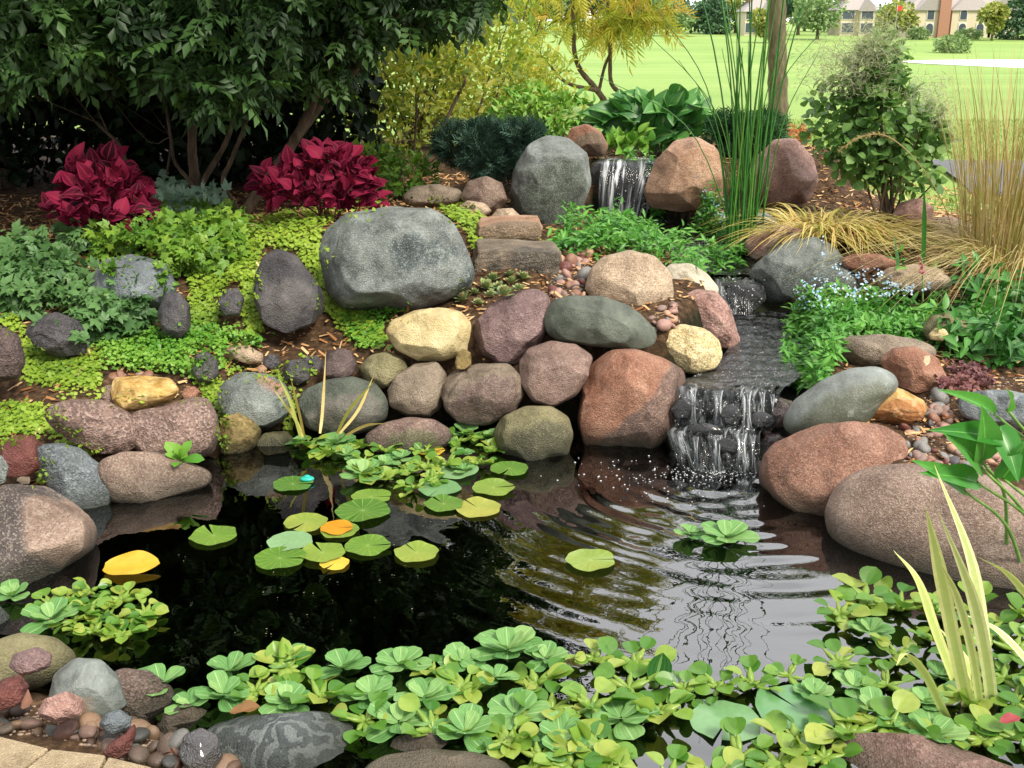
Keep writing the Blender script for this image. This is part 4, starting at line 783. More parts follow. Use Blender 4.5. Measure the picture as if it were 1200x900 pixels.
tree('shade_tree', 'large dark-leaved tree with a trunk leaning right behind the right crimson coleus', b1,
     [(PXP([(283, 254), (310, 215), (335, 180), (354, 148), (371, 108), (384, 80), (400, 30), (430, -60), (450, -180)], b1[1]), .036, .022),
      (PXP([(354, 150), (378, 120), (402, 98), (432, 60), (462, 20), (500, -60)], b1[1]+.1), .03, .018), (PXP([(335, 180), (375, 125), (400, 90), (415, 60), (440, -20)], b1[1]+.25), .025, .015),
      (PXP([(283, 254), (262, 215), (270, 190), (282, 160), (300, 110), (320, 60)], b1[1]+.2), .018, .01)],
     [((-.75, 6.9, 3.3), (1.0, 1.5, 1.5)), ((-1.5, 6.3, 3.6), (1.0, 1.2, 1.5)), ((-.35, 7.2, 3.0), (.5, .9, .6)), ((-1.0, 5.6, 3.3), (.9, .9, 1.2)), ((-.15, 6.9, 3.8), (.75, 1.0, .9))], 18500, CP, LM['dark_tree'], 1., bark, seed=3,
     extra=hang([(200, -40), (590, -40), (580, 5), (545, 28), (500, 35), (465, 30), (440, 50), (420, 80), (400, 100), (370, 100), (345, 90), (300, 95), (270, 100), (230, 60)], 2400, 6.0, 7.4, 5))
b2 = G(232, 250)
tree('shade_tree', 'large dark-leaved multi-stemmed tree arching over the left crimson coleus', b2,
     [(PXP([(232, 250), (231, 225), (226, 190), (225, 155), (228, 100), (215, 20), (200, -120)], b2[1]), .04, .02), (PXP([(231, 225), (245, 200), (262, 172), (274, 140), (284, 105), (290, 40)], b2[1]), .022, .012),
      (PXP([(231, 232), (222, 212), (205, 190), (200, 160), (190, 100)], b2[1]-.05), .016, .008), (PXP([(160, 215), (150, 195), (140, 170), (128, 158), (112, 143)], b2[1]-.1), .018, .008), (PXP([(195, 205), (199, 180), (200, 160)], b2[1]), .008, .004)],
     [((-2.4, 6.2, 3.5), (1.3, 1.3, 1.5)), ((-3.4, 6.6, 3.5), (1.4, 1.6, 1.6)), ((-1.9, 5.7, 3.4), (1.0, .9, 1.3)), ((-3.2, 5.2, 3.4), (1.2, .9, 1.3)), ((-4.4, 5.5, 3.3), (1.2, 1.5, 1.7))], 23000, CP, LM['dark_tree'], 1.1, bark, seed=4,
     extra=hang([(-80, -40), (380, -40), (340, 40), (310, 110), (270, 125), (225, 130), (200, 100), (150, 70), (110, 85), (80, 80), (30, 98), (-80, 105)], 2600, 5.3, 6.6, 6))
# dark leaf screen added behind them to deepen the shade, and the understorey
def shade_backdrop(name, label, x0, x1, Y, h0, h1, n, lm, size, seed, thick=.6):
    t_ = empty(name, (0.5*(x0+x1), Y, gz(.5*(x0+x1), Y))); tag(t_, label, 'dark backdrop foliage', 'added dark backdrop behind the shade trees'); gg = np.random.default_rng(seed)
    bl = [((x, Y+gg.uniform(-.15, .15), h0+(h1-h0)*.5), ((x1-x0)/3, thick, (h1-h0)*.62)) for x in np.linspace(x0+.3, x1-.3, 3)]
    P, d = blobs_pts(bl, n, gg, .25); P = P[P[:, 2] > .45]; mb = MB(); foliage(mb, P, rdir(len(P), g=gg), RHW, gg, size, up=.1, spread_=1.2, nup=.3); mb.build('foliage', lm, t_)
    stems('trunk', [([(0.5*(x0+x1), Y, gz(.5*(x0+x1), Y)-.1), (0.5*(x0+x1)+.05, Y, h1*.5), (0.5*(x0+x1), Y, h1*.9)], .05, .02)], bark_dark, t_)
for k, (x0, x1, lb) in enumerate([(-9.2, -6.6, 'added dark backdrop foliage farthest left behind the shade trees'), (-7.0, -4.4, 'added dark backdrop foliage for the black shade behind the left crimson coleus'), (-4.8, -2.7, 'added dark backdrop foliage behind the multi-stemmed tree'), (-3.0, -1.15, 'added dark backdrop foliage behind the leaning trunk')]):
    shade_backdrop('shade_backdrop_shrub', lb, x0, x1, 8.3+.2*(k % 2), .4, 3.6, 17000, LM['shade_backdrop'], .10, 40+k)
def shrub(name, label, cat, base, bl, n, tpl, lm, size, seed, st=6, smat=None, up=.3, nup=.8, sr=.012, group=None, shell=.4, spread_=.7, leafname='foliage', clip=True):
    t_ = empty(name, base); tag(t_, label, cat, group); gg = np.random.default_rng(seed)
    P, d = blobs_pts(bl, n, gg, shell)
    if clip: k = P[:, 2] > gfast(P[:, 0], P[:, 1])+.01; P = P[k]; d = d[k]
    mb = MB(); foliage(mb, P, d, tpl, gg, size, up=up, nup=nup, spread_=spread_); mb.build(leafname, lm, t_)
    if st:
        ps = []
        for k in range(st):
            q = P[gg.integers(len(P))]; b = np.array(base)+np.array([gg.normal()*.04, gg.normal()*.04, -.03]); m_ = b*.45+q*.55+gg.normal(size=3)*.05; ps.append(([b, m_, q], sr, sr*.3))
        stems('stems', ps, smat or bark, t_, 5)
    return t_, P
# yellow-green shrubs behind the juniper
OV = rhomb_tpl(.5, .42, .2, .2)
for k, (px, py, Y, rx, rz, n, lb) in enumerate([(455, 150, 9.0, .7, .62, 1700, 'yellow-green airy shrub left of the dwarf juniper behind the right coleus'), (545, 90, 9.6, .75, .85, 2100, 'tallest yellow-green shrub above the dwarf juniper'),
        (600, 150, 9.9, .6, .5, 1300, 'yellow-green shrub between the dwarf juniper and the golden feathery tree'), (480, 40, 9.3, .8, .7, 1700, 'yellow-green shrub under the dark crown edge')]):
    c = PY(px, py, Y); b = (c[0], Y, gz(c[0], Y)); zc = max(c[2], b[2]+.3)
    shrub('leafy_shrub', lb, 'shrub', b, [((c[0], Y, zc), (rx, .45, rz)), ((c[0]+.25, Y+.2, zc+.1), (rx*.7, .4, rz*.8)), ((c[0]-.3, Y-.1, zc-.15), (rx*.6, .4, rz*.7))], n, OV, LM['yellowgreen'], .075, 60+k, st=12, smat=bark, group='yellow-green shrubs beyond the garden')
bb_ = G(497, 195); st_ = empty('sapling', bb_); tag(st_, 'thin dark sapling stem leaning right in front of the yellow-green shrubs', 'sapling')
stems('trunk', [(PXP([(497, 196), (512, 165), (528, 130), (540, 105), (545, 95), (542, 85)], 7.6), .016, .008)], bark, st_, 6); stems('limb', [(PXP([(484, 205), (486, 170), (488, 130), (487, 110)], 7.7), .01, .006)], bark, st_, 6)
gg = np.random.default_rng(5); mb = MB(); P_ = np.array([PY(543+gg.normal()*22, 85+gg.normal()*14, 7.6+gg.normal()*.1) for k in range(120)]); foliage(mb, P_, rdir(120, g=gg), OV, gg, .07); mb.build('crown', LM['yellowgreen'], st_)
shrub('low_shrub', 'low green fern-like shrub under the thin sapling behind the right coleus', 'shrub', PY(470, 225, 7.1), [(tuple(PY(470, 205, 7.2)), (.3, .25, .16)), (tuple(PY(430, 205, 7.3)), (.25, .25, .2))], 900, OV, LM['midgreen'], .06, 71, st=4)
shrub('low_shrub', 'fresh green low shrub behind the dwarf juniper beside the golden tree', 'shrub', PY(655, 160, 8.4), [(tuple(PY(650, 135, 8.4)), (.36, .25, .2)), (tuple(PY(620, 140, 8.5)), (.3, .3, .25))], 900, OV, LM['sedum'], .07, 72, st=4)
# golden feathery tree
b3 = G(716, 136); Y3 = b3[1]; CS = compound(6, .30, .12, rhomb_tpl(.16, .4, .1, .3), .55, hang=.7)
ex = np.vstack([hang([(598, -20), (780, -20), (765, 20), (735, 35), (700, 45), (690, 30), (650, 25), (640, 60), (655, 100), (640, 118), (612, 100), (598, 60)], 420, Y3-.7, Y3+.7, 8)[::3], hang([(690, 5), (790, -10), (770, 18), (700, 30)], 90, Y3-.3, Y3+.5, 9)])
tree('feathery_tree', 'golden-yellow feathery tree with crooked bare stems at the lawn edge', b3,
     [(PXP([(716, 138), (708, 118), (695, 100), (680, 82), (673, 60), (672, 30), (668, -10), (640, -80)], Y3), .045, .02), (PXP([(700, 106), (672, 100), (655, 90), (640, 70), (622, 62), (606, 50)], Y3-.1), .028, .012),
      (PXP([(714, 132), (695, 124), (672, 118), (655, 108), (640, 92), (630, 80)], Y3+.1), .024, .01), (PXP([(733, 135), (728, 112), (716, 96), (715, 60), (712, 20), (716, -50)], Y3), .035, .018),
      (PXP([(702, 106), (708, 80), (716, 55), (705, 30), (692, 10), (680, -30)], Y3+.05), .022, .012), (PXP([(716, 50), (730, 28), (745, 5), (760, -40)], Y3), .016, .01)],
     [((.9, Y3, 1.9+.13*Y3), (1.1, .9, 1.0)), ((.3, Y3, 1.6+.13*Y3), (.6, .7, .7)), ((1.3, Y3+.2, 2.6+.24*Y3), (1., .8, 1.)), ((.5, Y3+.1, 2.2+.24*Y3), (.9, .8, 1.))], 2000, CS, LM['sumac'], 1., bark, seed=9, extra=ex, up=-.5)
# young lawn tree
b4 = G(911, 143); Y4 = b4[1]; w4 = 10.5/F*Y4
tree('lawn_tree', 'young tree with a straight grey-brown trunk standing on the lawn edge', b4, [([b4-np.array([0, 0, .1]), b4+np.array([0, 0, .15]), PY(911, 60, Y4), PY(911, 0, Y4), PY(911, -120, Y4)], w4*1.25, w4*.85),
     ([PY(911, -100, Y4), PY(880, -180, Y4), PY(860, -240, Y4)], .04, .015), ([PY(911, -100, Y4), PY(945, -170, Y4), PY(960, -250, Y4)], .04, .015)],
     [((b4[0], Y4, 3.9), (1.2, 1.1, 1.1)), ((b4[0]-.4, Y4, 4.3), (.9, .9, .9))], 2600, OV, LM['dark_tree'], .1, bark_pale, seed=11, twigs=10, shell=.3)

# ---------------------------------------------------------------- dwarf junipers, broad-leaved plant, coleus
def juniper(label, px, py, Y, rx, rz, n, lm, seed):
    c = PY(px, py, Y); base = (c[0], Y, gz(c[0], Y)); gg = np.random.default_rng(seed)
    bl = [((c[0]+gg.uniform(-.75, .75)*rx, Y+gg.uniform(-.4, .4)*rx, c[2]+gg.uniform(-.4, .35)*rz), (rx*.42, rx*.4, rz*.55)) for _ in range(9)]
    spr = merge_tpl([(NEED, frames([s*.8, .6, .3], [0, 0, 1], .5)[0], np.array([0, y, 0])) for y in (.1, .3, .5, .7) for s in (-1, 1)]+[(NEED, np.eye(3), np.zeros(3))])
    return shrub('dwarf_juniper', label, 'juniper', base, bl, n, spr, lm, .075, seed, st=6, smat=bark, up=.5, group=None, shell=.6, spread_=.5)
juniper('rounded blue-green dwarf juniper left of the tall slate-grey boulder', 575, 178, 6.95, .32, .2, 3600, LM['juniper'], 81)
juniper('low green dwarf juniper behind the reeds and the orange-pink boulder', 868, 158, 7.4, .24, .14, 1500, LM['juniper2'], 82)
def clump(name, label, cat, px, py, rx, ry, Y, n, tpl, lm, size, seed, face=(0, -.6, .8), dy=.15, stemmat=None, ns=10, part='leaves', group=None, ztop=None):
    """leaves held on arching stems round a crown: ellipse in the picture, real depth dy"""
    gg = np.random.default_rng(seed); c = PY(px, py, Y); mpp = Y/F; base = np.array([c[0], Y, min(c[2], gz(c[0], Y))])
    t_ = empty(name, base); tag(t_, label, cat, group); P = []
    while len(P) < n:
        q = gg.uniform(-1, 1, 3)
        if (q**2).sum() < 1 and (q**2).sum() > gg.random()*.5: P.append(c+q*np.array([rx*mpp, dy, ry*mpp])*(1+.22*math.sin(3*math.atan2(q[2], q[0])+seed)))
    P = np.array(P); P[:, 2] = np.maximum(P[:, 2], gfast(P[:, 0], P[:, 1])+.015)
    out = norm(P-(base+np.array([0, .0, -.05]))); D = norm(out+gg.normal(size=(n, 3))*.45+np.array([0, -.25, -.15])); Nn = norm(np.array(face)+gg.normal(size=(n, 3))*.35)
    mb = MB(); mb.put(tpl, frames(D, Nn, size*gg.uniform(.5, 1.4, n)), P, gg.uniform(0, 1, n)); mb.build(part, lm, t_)
    if ns:
        ps = [([base+np.array([gg.normal()*.03, gg.normal()*.02, -.02]), (base+P[k])/2+gg.normal(size=3)*.02, P[k]], .005, .002) for k in gg.integers(0, n, ns)]
        stems('stems', ps, stemmat or greenstem, t_, 4)
    return t_
CO = leaf_tpl(.78, 6, .38, .95, .2, .35, cols=2, wave=.03)
redstem = simple_mat('red_stem', ['#5b1f2c', '#7a3040'], 12., .6, .1)
clump('coleus', 'crimson coleus plant at the left in front of the black shade', 'coleus', 120, 230, 55, 42, 5.6, 330, CO, LM['coleus'], .074, 91, dy=.22, stemmat=redstem, ns=22)
clump('coleus', 'crimson coleus plant in the middle beside the leaning tree trunk', 'coleus', 380, 212, 72, 36, 5.85, 400, CO, LM['coleus'], .074, 92, dy=.22, stemmat=redstem, ns=22)
HO = leaf_tpl(.85, 6, .35, .8, .3, .35, cols=3, wave=.03, base=.35)
clump('broad_leaved_plant', 'broad-leaved green plant behind the upper waterfall', 'plant', 765, 148, 58, 28, 7.65, 130, HO, LM['hosta'], .15, 93, dy=.2, ns=12)
clump('trailing_plant', 'yellow-green leaves edging the broad-leaved plant over the waterfall lip', 'plant', 735, 168, 26, 12, 7.35, 60, HO, LM['sedum'], .07, 94, dy=.08, ns=4)

# ---------------------------------------------------------------- creeping ground cover
def mat_cover(label, poly, n, lm, size, seed, tpl=ROUND, lift=.03, name='ground_cover', cat='ground cover', trail=.35):
    gg = np.random.default_rng(seed); n = int(n*.85); q = sample_poly(poly, n, gg); P = []; Nn = []
    for x, y in q: a, b = surf(x+gg.normal()*2, y+gg.normal()*2); P.append(a); Nn.append(b)
    P = np.array(P); Nn = np.array(Nn); Nn = norm(Nn+np.array([0, -.35, .5])+gg.normal(size=(n, 3))*.3); P = P+Nn*gg.uniform(.2, 1, n)[:, None]*lift
    D = norm(gg.normal(size=(n, 3))+np.array([0, -trail, -trail])); mb = MB(); tn = np.clip(.5+.4*snoise(P, 2., seed, 2)+gg.uniform(-.25, .25, n), 0, 1)
    mb.put(tpl, frames(D-Nn*np.sum(D*Nn, 1)[:, None]*.8, Nn, size*gg.uniform(.6, 1.3, n)), P, tn); o = mb.build(name, lm)
    return tag(o, label, cat, kind='stuff')
RN = leaf_tpl(.95, 2, .5, .55, .1, .1, base=.3)
J = LM['jenny']
mat_cover('bright creeping leaves along the upper terrace and down beside the big boulder', [(290, 262), (330, 253), (400, 246), (440, 238), (455, 248), (400, 262), (375, 275), (386, 300), (380, 330), (400, 352), (430, 372), (455, 395), (445, 408), (410, 397), (385, 368), (368, 325), (345, 293), (312, 288), (302, 310), (300, 350), (307, 388), (292, 400), (282, 340), (284, 300), (265, 280)], 4600, J, .021, 101, RN, .045)
mat_cover('curtain of creeping leaves over the dark stones of the upper left slope', [(225, 298), (292, 292), (285, 330), (265, 335), (252, 400), (225, 402), (222, 350)], 1900, J, .021, 102, RN, .05)
mat_cover('creeping leaves along the lower left mulch', [(0, 362), (20, 372), (34, 400), (60, 420), (122, 430), (115, 452), (60, 452), (30, 447), (28, 400), (0, 388)], 1700, J, .020, 103, RN, .03)
mat_cover('bright succulent sedum carpet above the golden rock', [(115, 412), (160, 395), (225, 388), (280, 392), (312, 408), (265, 420), (258, 442), (225, 448), (200, 440), (125, 436)], 3400, LM['sedum'], .020, 104, RHW, .07, trail=0)
mat_cover('trail of creeping leaves hanging between the pink granite and the striped rock', [(232, 440), (262, 448), (262, 470), (272, 500), (262, 538), (252, 528), (256, 480), (235, 462)], 700, J, .018, 105, RN, .02)
mat_cover('creeping leaves by the maroon stone at the left edge', [(0, 478), (30, 474), (70, 478), (75, 495), (118, 520), (118, 535), (95, 530), (58, 508), (0, 522)], 1300, J, .019, 106, RN, .03)
mat_cover('sprig of creeping leaves beside the maroon stone', [(45, 535), (60, 533), (60, 568), (47, 572)], 90, J, .020, 116, RN, .02)
mat_cover('bright creeping leaves right of the big boulder', [(498, 236), (530, 236), (562, 256), (575, 288), (556, 295), (545, 270), (510, 248)], 1300, J, .022, 107, RN, .05)
mat_cover('thin line of creeping leaves between the two stone slabs', [(575, 287), (640, 286), (640, 293), (575, 295)], 160, J, .02, 108, RN, .03)
mat_cover('creeping leaves over the blue-black stones above the wall', [(262, 425), (300, 440), (355, 420), (375, 425), (368, 440), (340, 455), (348, 500), (335, 500), (325, 450), (270, 445)], 500, J, .017, 109, RN, .02)
mat_cover('green sedum carpet left of the pale yellow wall rock', [(395, 372), (440, 368), (480, 355), (490, 362), (455, 378), (448, 400), (460, 410), (425, 412), (410, 395)], 1000, LM['sedum'], .02, 110, RHW, .05)
mat_cover('yellowish creeping leaves on the low rocks under the juniper', [(470, 238), (520, 232), (560, 238), (570, 252), (545, 258), (500, 246)], 160, LM['midgreen'], .02, 111, RN, .03)
mat_cover('creeping leaves at the foot of the dark craggy rock', [(95, 395), (130, 405), (200, 398), (225, 405), (220, 420), (150, 418), (100, 425)], 700, J, .020, 112, RN, .03)
mat_cover('creeping leaves filling the cracks above the two pink granite rocks', [(60, 455), (120, 450), (150, 462), (210, 470), (240, 465), (225, 475), (160, 478), (120, 470), (70, 470)], 260, J, .017, 113, RN, .02)
mat_cover('mossy creeping leaves between the striped rock and the dark grey-green rock', [(262, 430), (345, 440), (350, 460), (345, 500), (330, 505), (335, 470), (310, 445), (265, 440)], 300, J, .016, 114, RN, .015)
for k_, (x0, y0, x1, lb_) in enumerate([(152, 296, 350, 'first strand of creeping leaves hanging over the slate-grey boulder'), (184, 300, 352, 'second strand of creeping leaves hanging over the slate-grey boulder'), (132, 300, 335, 'leftmost strand of creeping leaves over the slate-grey boulder'), (296, 292, 385, 'strand of creeping leaves down the left side of the dark purple-grey boulder'), (372, 300, 372, 'strand of creeping leaves down the right side of the dark purple-grey boulder')]):
    mat_cover(lb_, [(x0-5, y0), (x0+5, y0), (x0+7, (y0+x1)/2), (x0+3, x1), (x0-3, x1), (x0-2, (y0+x1)/2)], 130, J, .019, 150+k_, RN, .03)
# hens-and-chicks rosettes
def rosette_mesh(n, L_, tpl, seed, el=(15, 75), whorls=3, gold=2.39996):
    gg = np.random.default_rng(seed); mb = MB()
    for k in range(n):
        f = k/(n-1); a = k*gold+gg.normal()*.1; e = R(el[0]+(el[1]-el[0])*f+gg.normal()*5); s = L_*(1-.45*f)*gg.uniform(.9, 1.1)
        d = np.array([math.cos(a)*math.cos(e), math.sin(a)*math.cos(e), math.sin(e)]); nn = np.array([-math.cos(a)*math.sin(e), -math.sin(a)*math.sin(e), math.cos(e)])
        mb.put(tpl, frames(d, nn, s), np.array([[d[0]*s*.06, d[1]*s*.06, .002+.01*f]]), np.array([np.clip(.3+.5*f+gg.normal()*.15, 0, 1)]))
    return mb
suc = leaf_mat('succulent_leaf', ['#6f8a5c', '#8a9a60', '#9a7c68'], .05, .5)
sp = [rosette_mesh(22, .045, leaf_tpl(.5, 3, .6, .7, .1, -.1), 120+k).mesh('rosette_succulent') for k in range(3)]
for m_ in sp: m_.materials.append(suc)
gg = np.random.default_rng(9)
for k, (x, y) in enumerate([(533, 345), (545, 355), (556, 347), (568, 340), (578, 332), (590, 350), (600, 335), (612, 330), (541, 335), (560, 360), (525, 352), (575, 350), (608, 343), (598, 326), (585, 340), (548, 342), (512, 355)]):
    p, n = surf(x, y); o = link('rosette_succulent', sp[k % 3], None, None, p+np.array([0, 0, .01])); o.rotation_euler = (gg.normal()*.2+.2, gg.normal()*.2, gg.uniform(0, 6)); s_ = gg.uniform(.7, 1.3); o.scale = (s_, s_, s_)
    tag(o, 'small grey-green succulent rosette between the lower slab and the mauve rock', 'succulent', 'succulent rosettes above the wall')

# ---------------------------------------------------------------- leafy perennials on the left slope
LOBE = merge_tpl([(rhomb_tpl(.5, .5, .1, .15), frames([math.sin(a), math.cos(a), 0], [0, 0, 1], s)[0], np.zeros(3)) for a, s in ((0, 1.), (.75, .75), (-.75, .75), (1.5, .45), (-1.5, .45))])
def leafpatch(name, label, poly, n, tpl, lm, size, seed, h=.12, cat='plant', ns=14, thick=.12):
    gg = np.random.default_rng(seed); q = sample_poly(poly, n, gg); c, _ = surf(*np.array(poly).mean(0)); t_ = empty(name, c); tag(t_, label, cat); P = []
    for x, y in q: a, b = surf(x, y+gg.uniform(0, 6)); P.append(a+b*gg.uniform(0, thick)+np.array([0, -gg.uniform(0, .05), 0]))
    P = np.array(P); mb = MB(); tn = np.clip(.5+.4*snoise(P, 2.5, seed, 2)+gg.uniform(-.3, .3, n), 0, 1)
    D = norm(gg.normal(size=(n, 3))+np.array([0, -.5, .1])); mb.put(tpl, frames(D, norm(np.array([0, -.5, 1])+gg.normal(size=(n, 3))*.4), size*gg.uniform(.6, 1.3, n)), P, tn); mb.build('leaves', lm, t_)
    ps = []
    for k in range(ns):
        a = P[gg.integers(n)]; b = a+np.array([gg.normal()*.08, gg.uniform(.02, .12), -gg.uniform(.05, .12)]); ps.append(([b, (a+b)/2+np.array([0, 0, .03]), a], .003, .0015))
    stems('stems', ps, greenstem, t_, 4); return t_
leafpatch('leafy_perennial', 'grey-green lobed leafy perennial at the left edge of the slope', [(-10, 300), (30, 290), (60, 295), (95, 320), (92, 350), (60, 360), (70, 372), (30, 368), (-10, 365)], 900, LOBE, LM['perennial'], .055, 131, thick=.14)
leafpatch('leafy_perennial', 'grey-green lobed leafy perennial in front of the slate-grey boulder', [(90, 340), (130, 345), (175, 345), (185, 370), (170, 395), (130, 405), (98, 400), (85, 365)], 800, LOBE, LM['perennial'], .055, 132, thick=.16)
leafpatch('leafy_perennial', 'mid-green leafy perennial spilling over the top of the slope', [(105, 300), (115, 270), (150, 255), (220, 250), (280, 258), (300, 280), (290, 310), (250, 325), (215, 318), (200, 335), (180, 305), (150, 295), (125, 315)], 2200, LOBE, LM['midgreen'], .045, 133, thick=.14)
leafpatch('silvery_perennial', 'silvery blue-green leafy perennial between the coleus and the slope top', [(180, 232), (200, 222), (215, 226), (225, 245), (262, 238), (272, 246), (262, 262), (215, 268), (175, 258)], 330, LOBE, LM['silver'], .06, 134, thick=.18)
leafpatch('silvery_perennial', 'pale green leafy perennial just below the left coleus', [(70, 285), (85, 270), (115, 265), (150, 262), (150, 280), (120, 295), (85, 300)], 380, LOBE, LM['perennial'], .05, 135, thick=.12)
# ---------------------------------------------------------------- right bank and stream plants
LANCE = leaf_tpl(.34, 3, .45, .9, .15, .3)
blue = leaf_mat('pale_blue_petal', ['#8fb4dc', '#b5cfea', '#dbe6f2'], .2, .6); pinkm = leaf_mat('pink_petal', ['#c9507f', '#de7fa3'], .2, .6)
FLW = merge_tpl([(rhomb_tpl(.9, .6, .05, 0), frames([math.cos(a), math.sin(a), .1], [0, 0, 1], 1.)[0], np.zeros(3)) for a in np.arange(5)*1.2566])
def fmn(label, poly, n, h, seed, Yof, nf, fpoly):
    gg = np.random.default_rng(seed); c, _ = surf(*np.array(poly).mean(0)); t_ = empty('forget_me_nots', c); tag(t_, label, 'flowers'); q = sample_poly(poly, n, gg); P = []
    for x, y in q:
        a = surf(x, y+14, False)[0]; P.append([a[0], a[1]+gg.uniform(-.05, .05), 0])
    P = np.array(P); zt = np.array([top(x, y)[0] for x, y, _ in P]); k = zt < gfast(P[:, 0], P[:, 1])+.16; P = P[k]; zt = zt[k]; n = len(P); ht = h*(.6+.5*snoise(P[:, :2], 1.7, seed, 2)); P[:, 2] = zt+np.clip(ht, .03, 1)*gg.random(n)**.6
    mb = MB(); D = norm(gg.normal(size=(n, 3))*[1, 1, .5]+[0, -.3, .35]); tn = np.clip(.45+.4*snoise(P, 3., seed+1, 2)+gg.uniform(-.3, .3, n), 0, 1)
    mb.put(LANCE, frames(D, norm(np.array([0, -.4, 1])+gg.normal(size=(n, 3))*.4), .047*gg.uniform(.6, 1.3, n)), P, tn); mb.build('foliage', LM['fmn'], t_)
    mb = MB(); q = sample_poly(fpoly, nf, gg)
    for x, y in q:
        a = surf(x, y+14, False)[0]; z = min(top(a[0], a[1])[0], gfast(a[0], a[1])+.15)+h*gg.uniform(.8, 1.25); m_ = 5; Q = np.array([a[0], a[1], z])+gg.normal(size=(m_, 3))*.012
        mb.put(FLW, frames(gg.normal(size=(m_, 3))*[1, 1, .3], norm(np.array([0, -.7, .8])+gg.normal(size=(m_, 3))*.4), .0055*gg.uniform(.8, 1.3, m_)), Q, gg.random(m_))
    mb.build('flowers', blue, t_); return t_
fmn('bright green forget-me-not patch between the upper waterfall and the small fall', [(645, 275), (665, 255), (700, 258), (725, 240), (770, 232), (830, 245), (858, 262), (868, 300), (865, 320), (830, 322), (790, 300), (735, 292), (690, 290), (655, 290)], 5600, .19, 141, 6, 45, [(730, 245), (790, 235), (860, 262), (860, 300), (800, 270)])
fmn('bright green forget-me-not patch on the right bank spilling to the stream', [(920, 395), (935, 360), (965, 340), (1010, 345), (1050, 345), (1085, 360), (1108, 350), (1105, 378), (1090, 385), (1075, 395), (985, 398), (975, 425), (960, 448), (930, 445), (915, 420)], 5200, .13, 142, 5, 75, [(930, 350), (960, 325), (1010, 335), (1060, 345), (1080, 360), (1000, 375), (925, 390)])
# tall reeds
c = G(868, 292); t_ = empty('tall_reeds', c); tag(t_, 'clump of tall dark green reeds standing in the stream by the orange-pink boulder', 'reeds'); gg = np.random.default_rng(15)
def blade(name, t_, b, tip, r, mat, bend=.15, seg=5, n=12, sag=0.):
    m_ = (b+tip)/2+np.array([0, 0, np.linalg.norm(tip-b)*bend*.3]); m_[:2] = b[:2]*.62+tip[:2]*.38; Q = smooth_path([b, m_, tip+[0, 0, -sag]], n); mb = MB(); tube(mb, Q, r*np.linspace(1, .25, n)**.7, seg, gg.random()); return mb.build(name, mat, t_)
for k in range(27):
    b = np.array([c[0]+gg.normal()*.05, c[1]+gg.normal()*.05, 0]); b[2] = gz(b[0], b[1])-.02; h = gg.choice([gg.uniform(1.0, 1.5), gg.uniform(1.6, 2.25)]); ln = gg.normal()*.10-.05
    blade('blade', t_, b, b+np.array([ln*h, gg.normal()*.12*h, h]), .0055, LM['reed'])
for tx, ty, hh in [(755, 35, 0), (700, 88, 0), (985, 12, 0), (960, 60, 0), (770, 10, 0), (938, 5, 0), (795, 70, 0), (925, 30, 0), (815, 110, 0)]:
    b = c+np.array([gg.normal()*.04, 0, -.04]); blade('blade', t_, b, PY(tx, ty, c[1]-.15), .004, LM['reed'], .5)
for k in range(18):
    a = gg.uniform(0, 6.28); b = c+np.array([.07*math.cos(a), .06*math.sin(a), -.02]); blade('blade', t_, b, b+np.array([gg.normal()*.06, gg.normal()*.06, gg.uniform(.3, .7)]), .005, LM['reed'])
# round-leaved smoke bush
Y = 6.15; c = PY(1040, 250, Y); base = np.array([c[0]-.0, Y, gz(c[0], Y)]); RL = leaf_tpl(.86, 4, .52, .6, .12, .15, base=.25)
t_, P = shrub('round_leaved_shrub', 'round-leaved green shrub with a smoky grey haze of plumes left of the tall tan grass', 'shrub', base, [(tuple(PY(1035, 150, Y)), (.30, .26, .30)), (tuple(PY(985, 145, Y)), (.2, .2, .24)), (tuple(PY(1080, 160, Y+.05)), (.2, .2, .17)), (tuple(PY(1020, 95, Y)), (.18, .18, .2)), (tuple(PY(1060, 200, Y)), (.22, .2, .14)), (tuple(PY(1010, 190, Y)), (.18, .2, .14)), (tuple(PY(1035, 70, Y)), (.14, .14, .18))],
     1650, RL, LM['smoke'], .058, 151, st=16, smat=bark, sr=.009, up=.1, shell=.25)
mb = MB(); gg = np.random.default_rng(152)
for px, py, rx, ry, n in [(1010, 70, 38, 32, 1700), (970, 80, 28, 26, 900), (1085, 110, 28, 18, 700), (1100, 135, 16, 12, 300), (1030, 45, 24, 22, 700)]:
    C_ = PY(px, py, Y-.12); q = np.clip(gg.normal(size=(n, 3)), -1.8, 1.8)*[rx/1300*Y*.62, .09, ry/1300*Y*.62]; mb.put(rhomb_tpl(.07, .5, 0, .2), frames(gg.normal(size=(n, 3)), gg.normal(size=(n, 3)), .04*gg.uniform(.5, 1.4, n)), C_+q, gg.random(n))
mb.build('plumes', LM['plume'], t_)
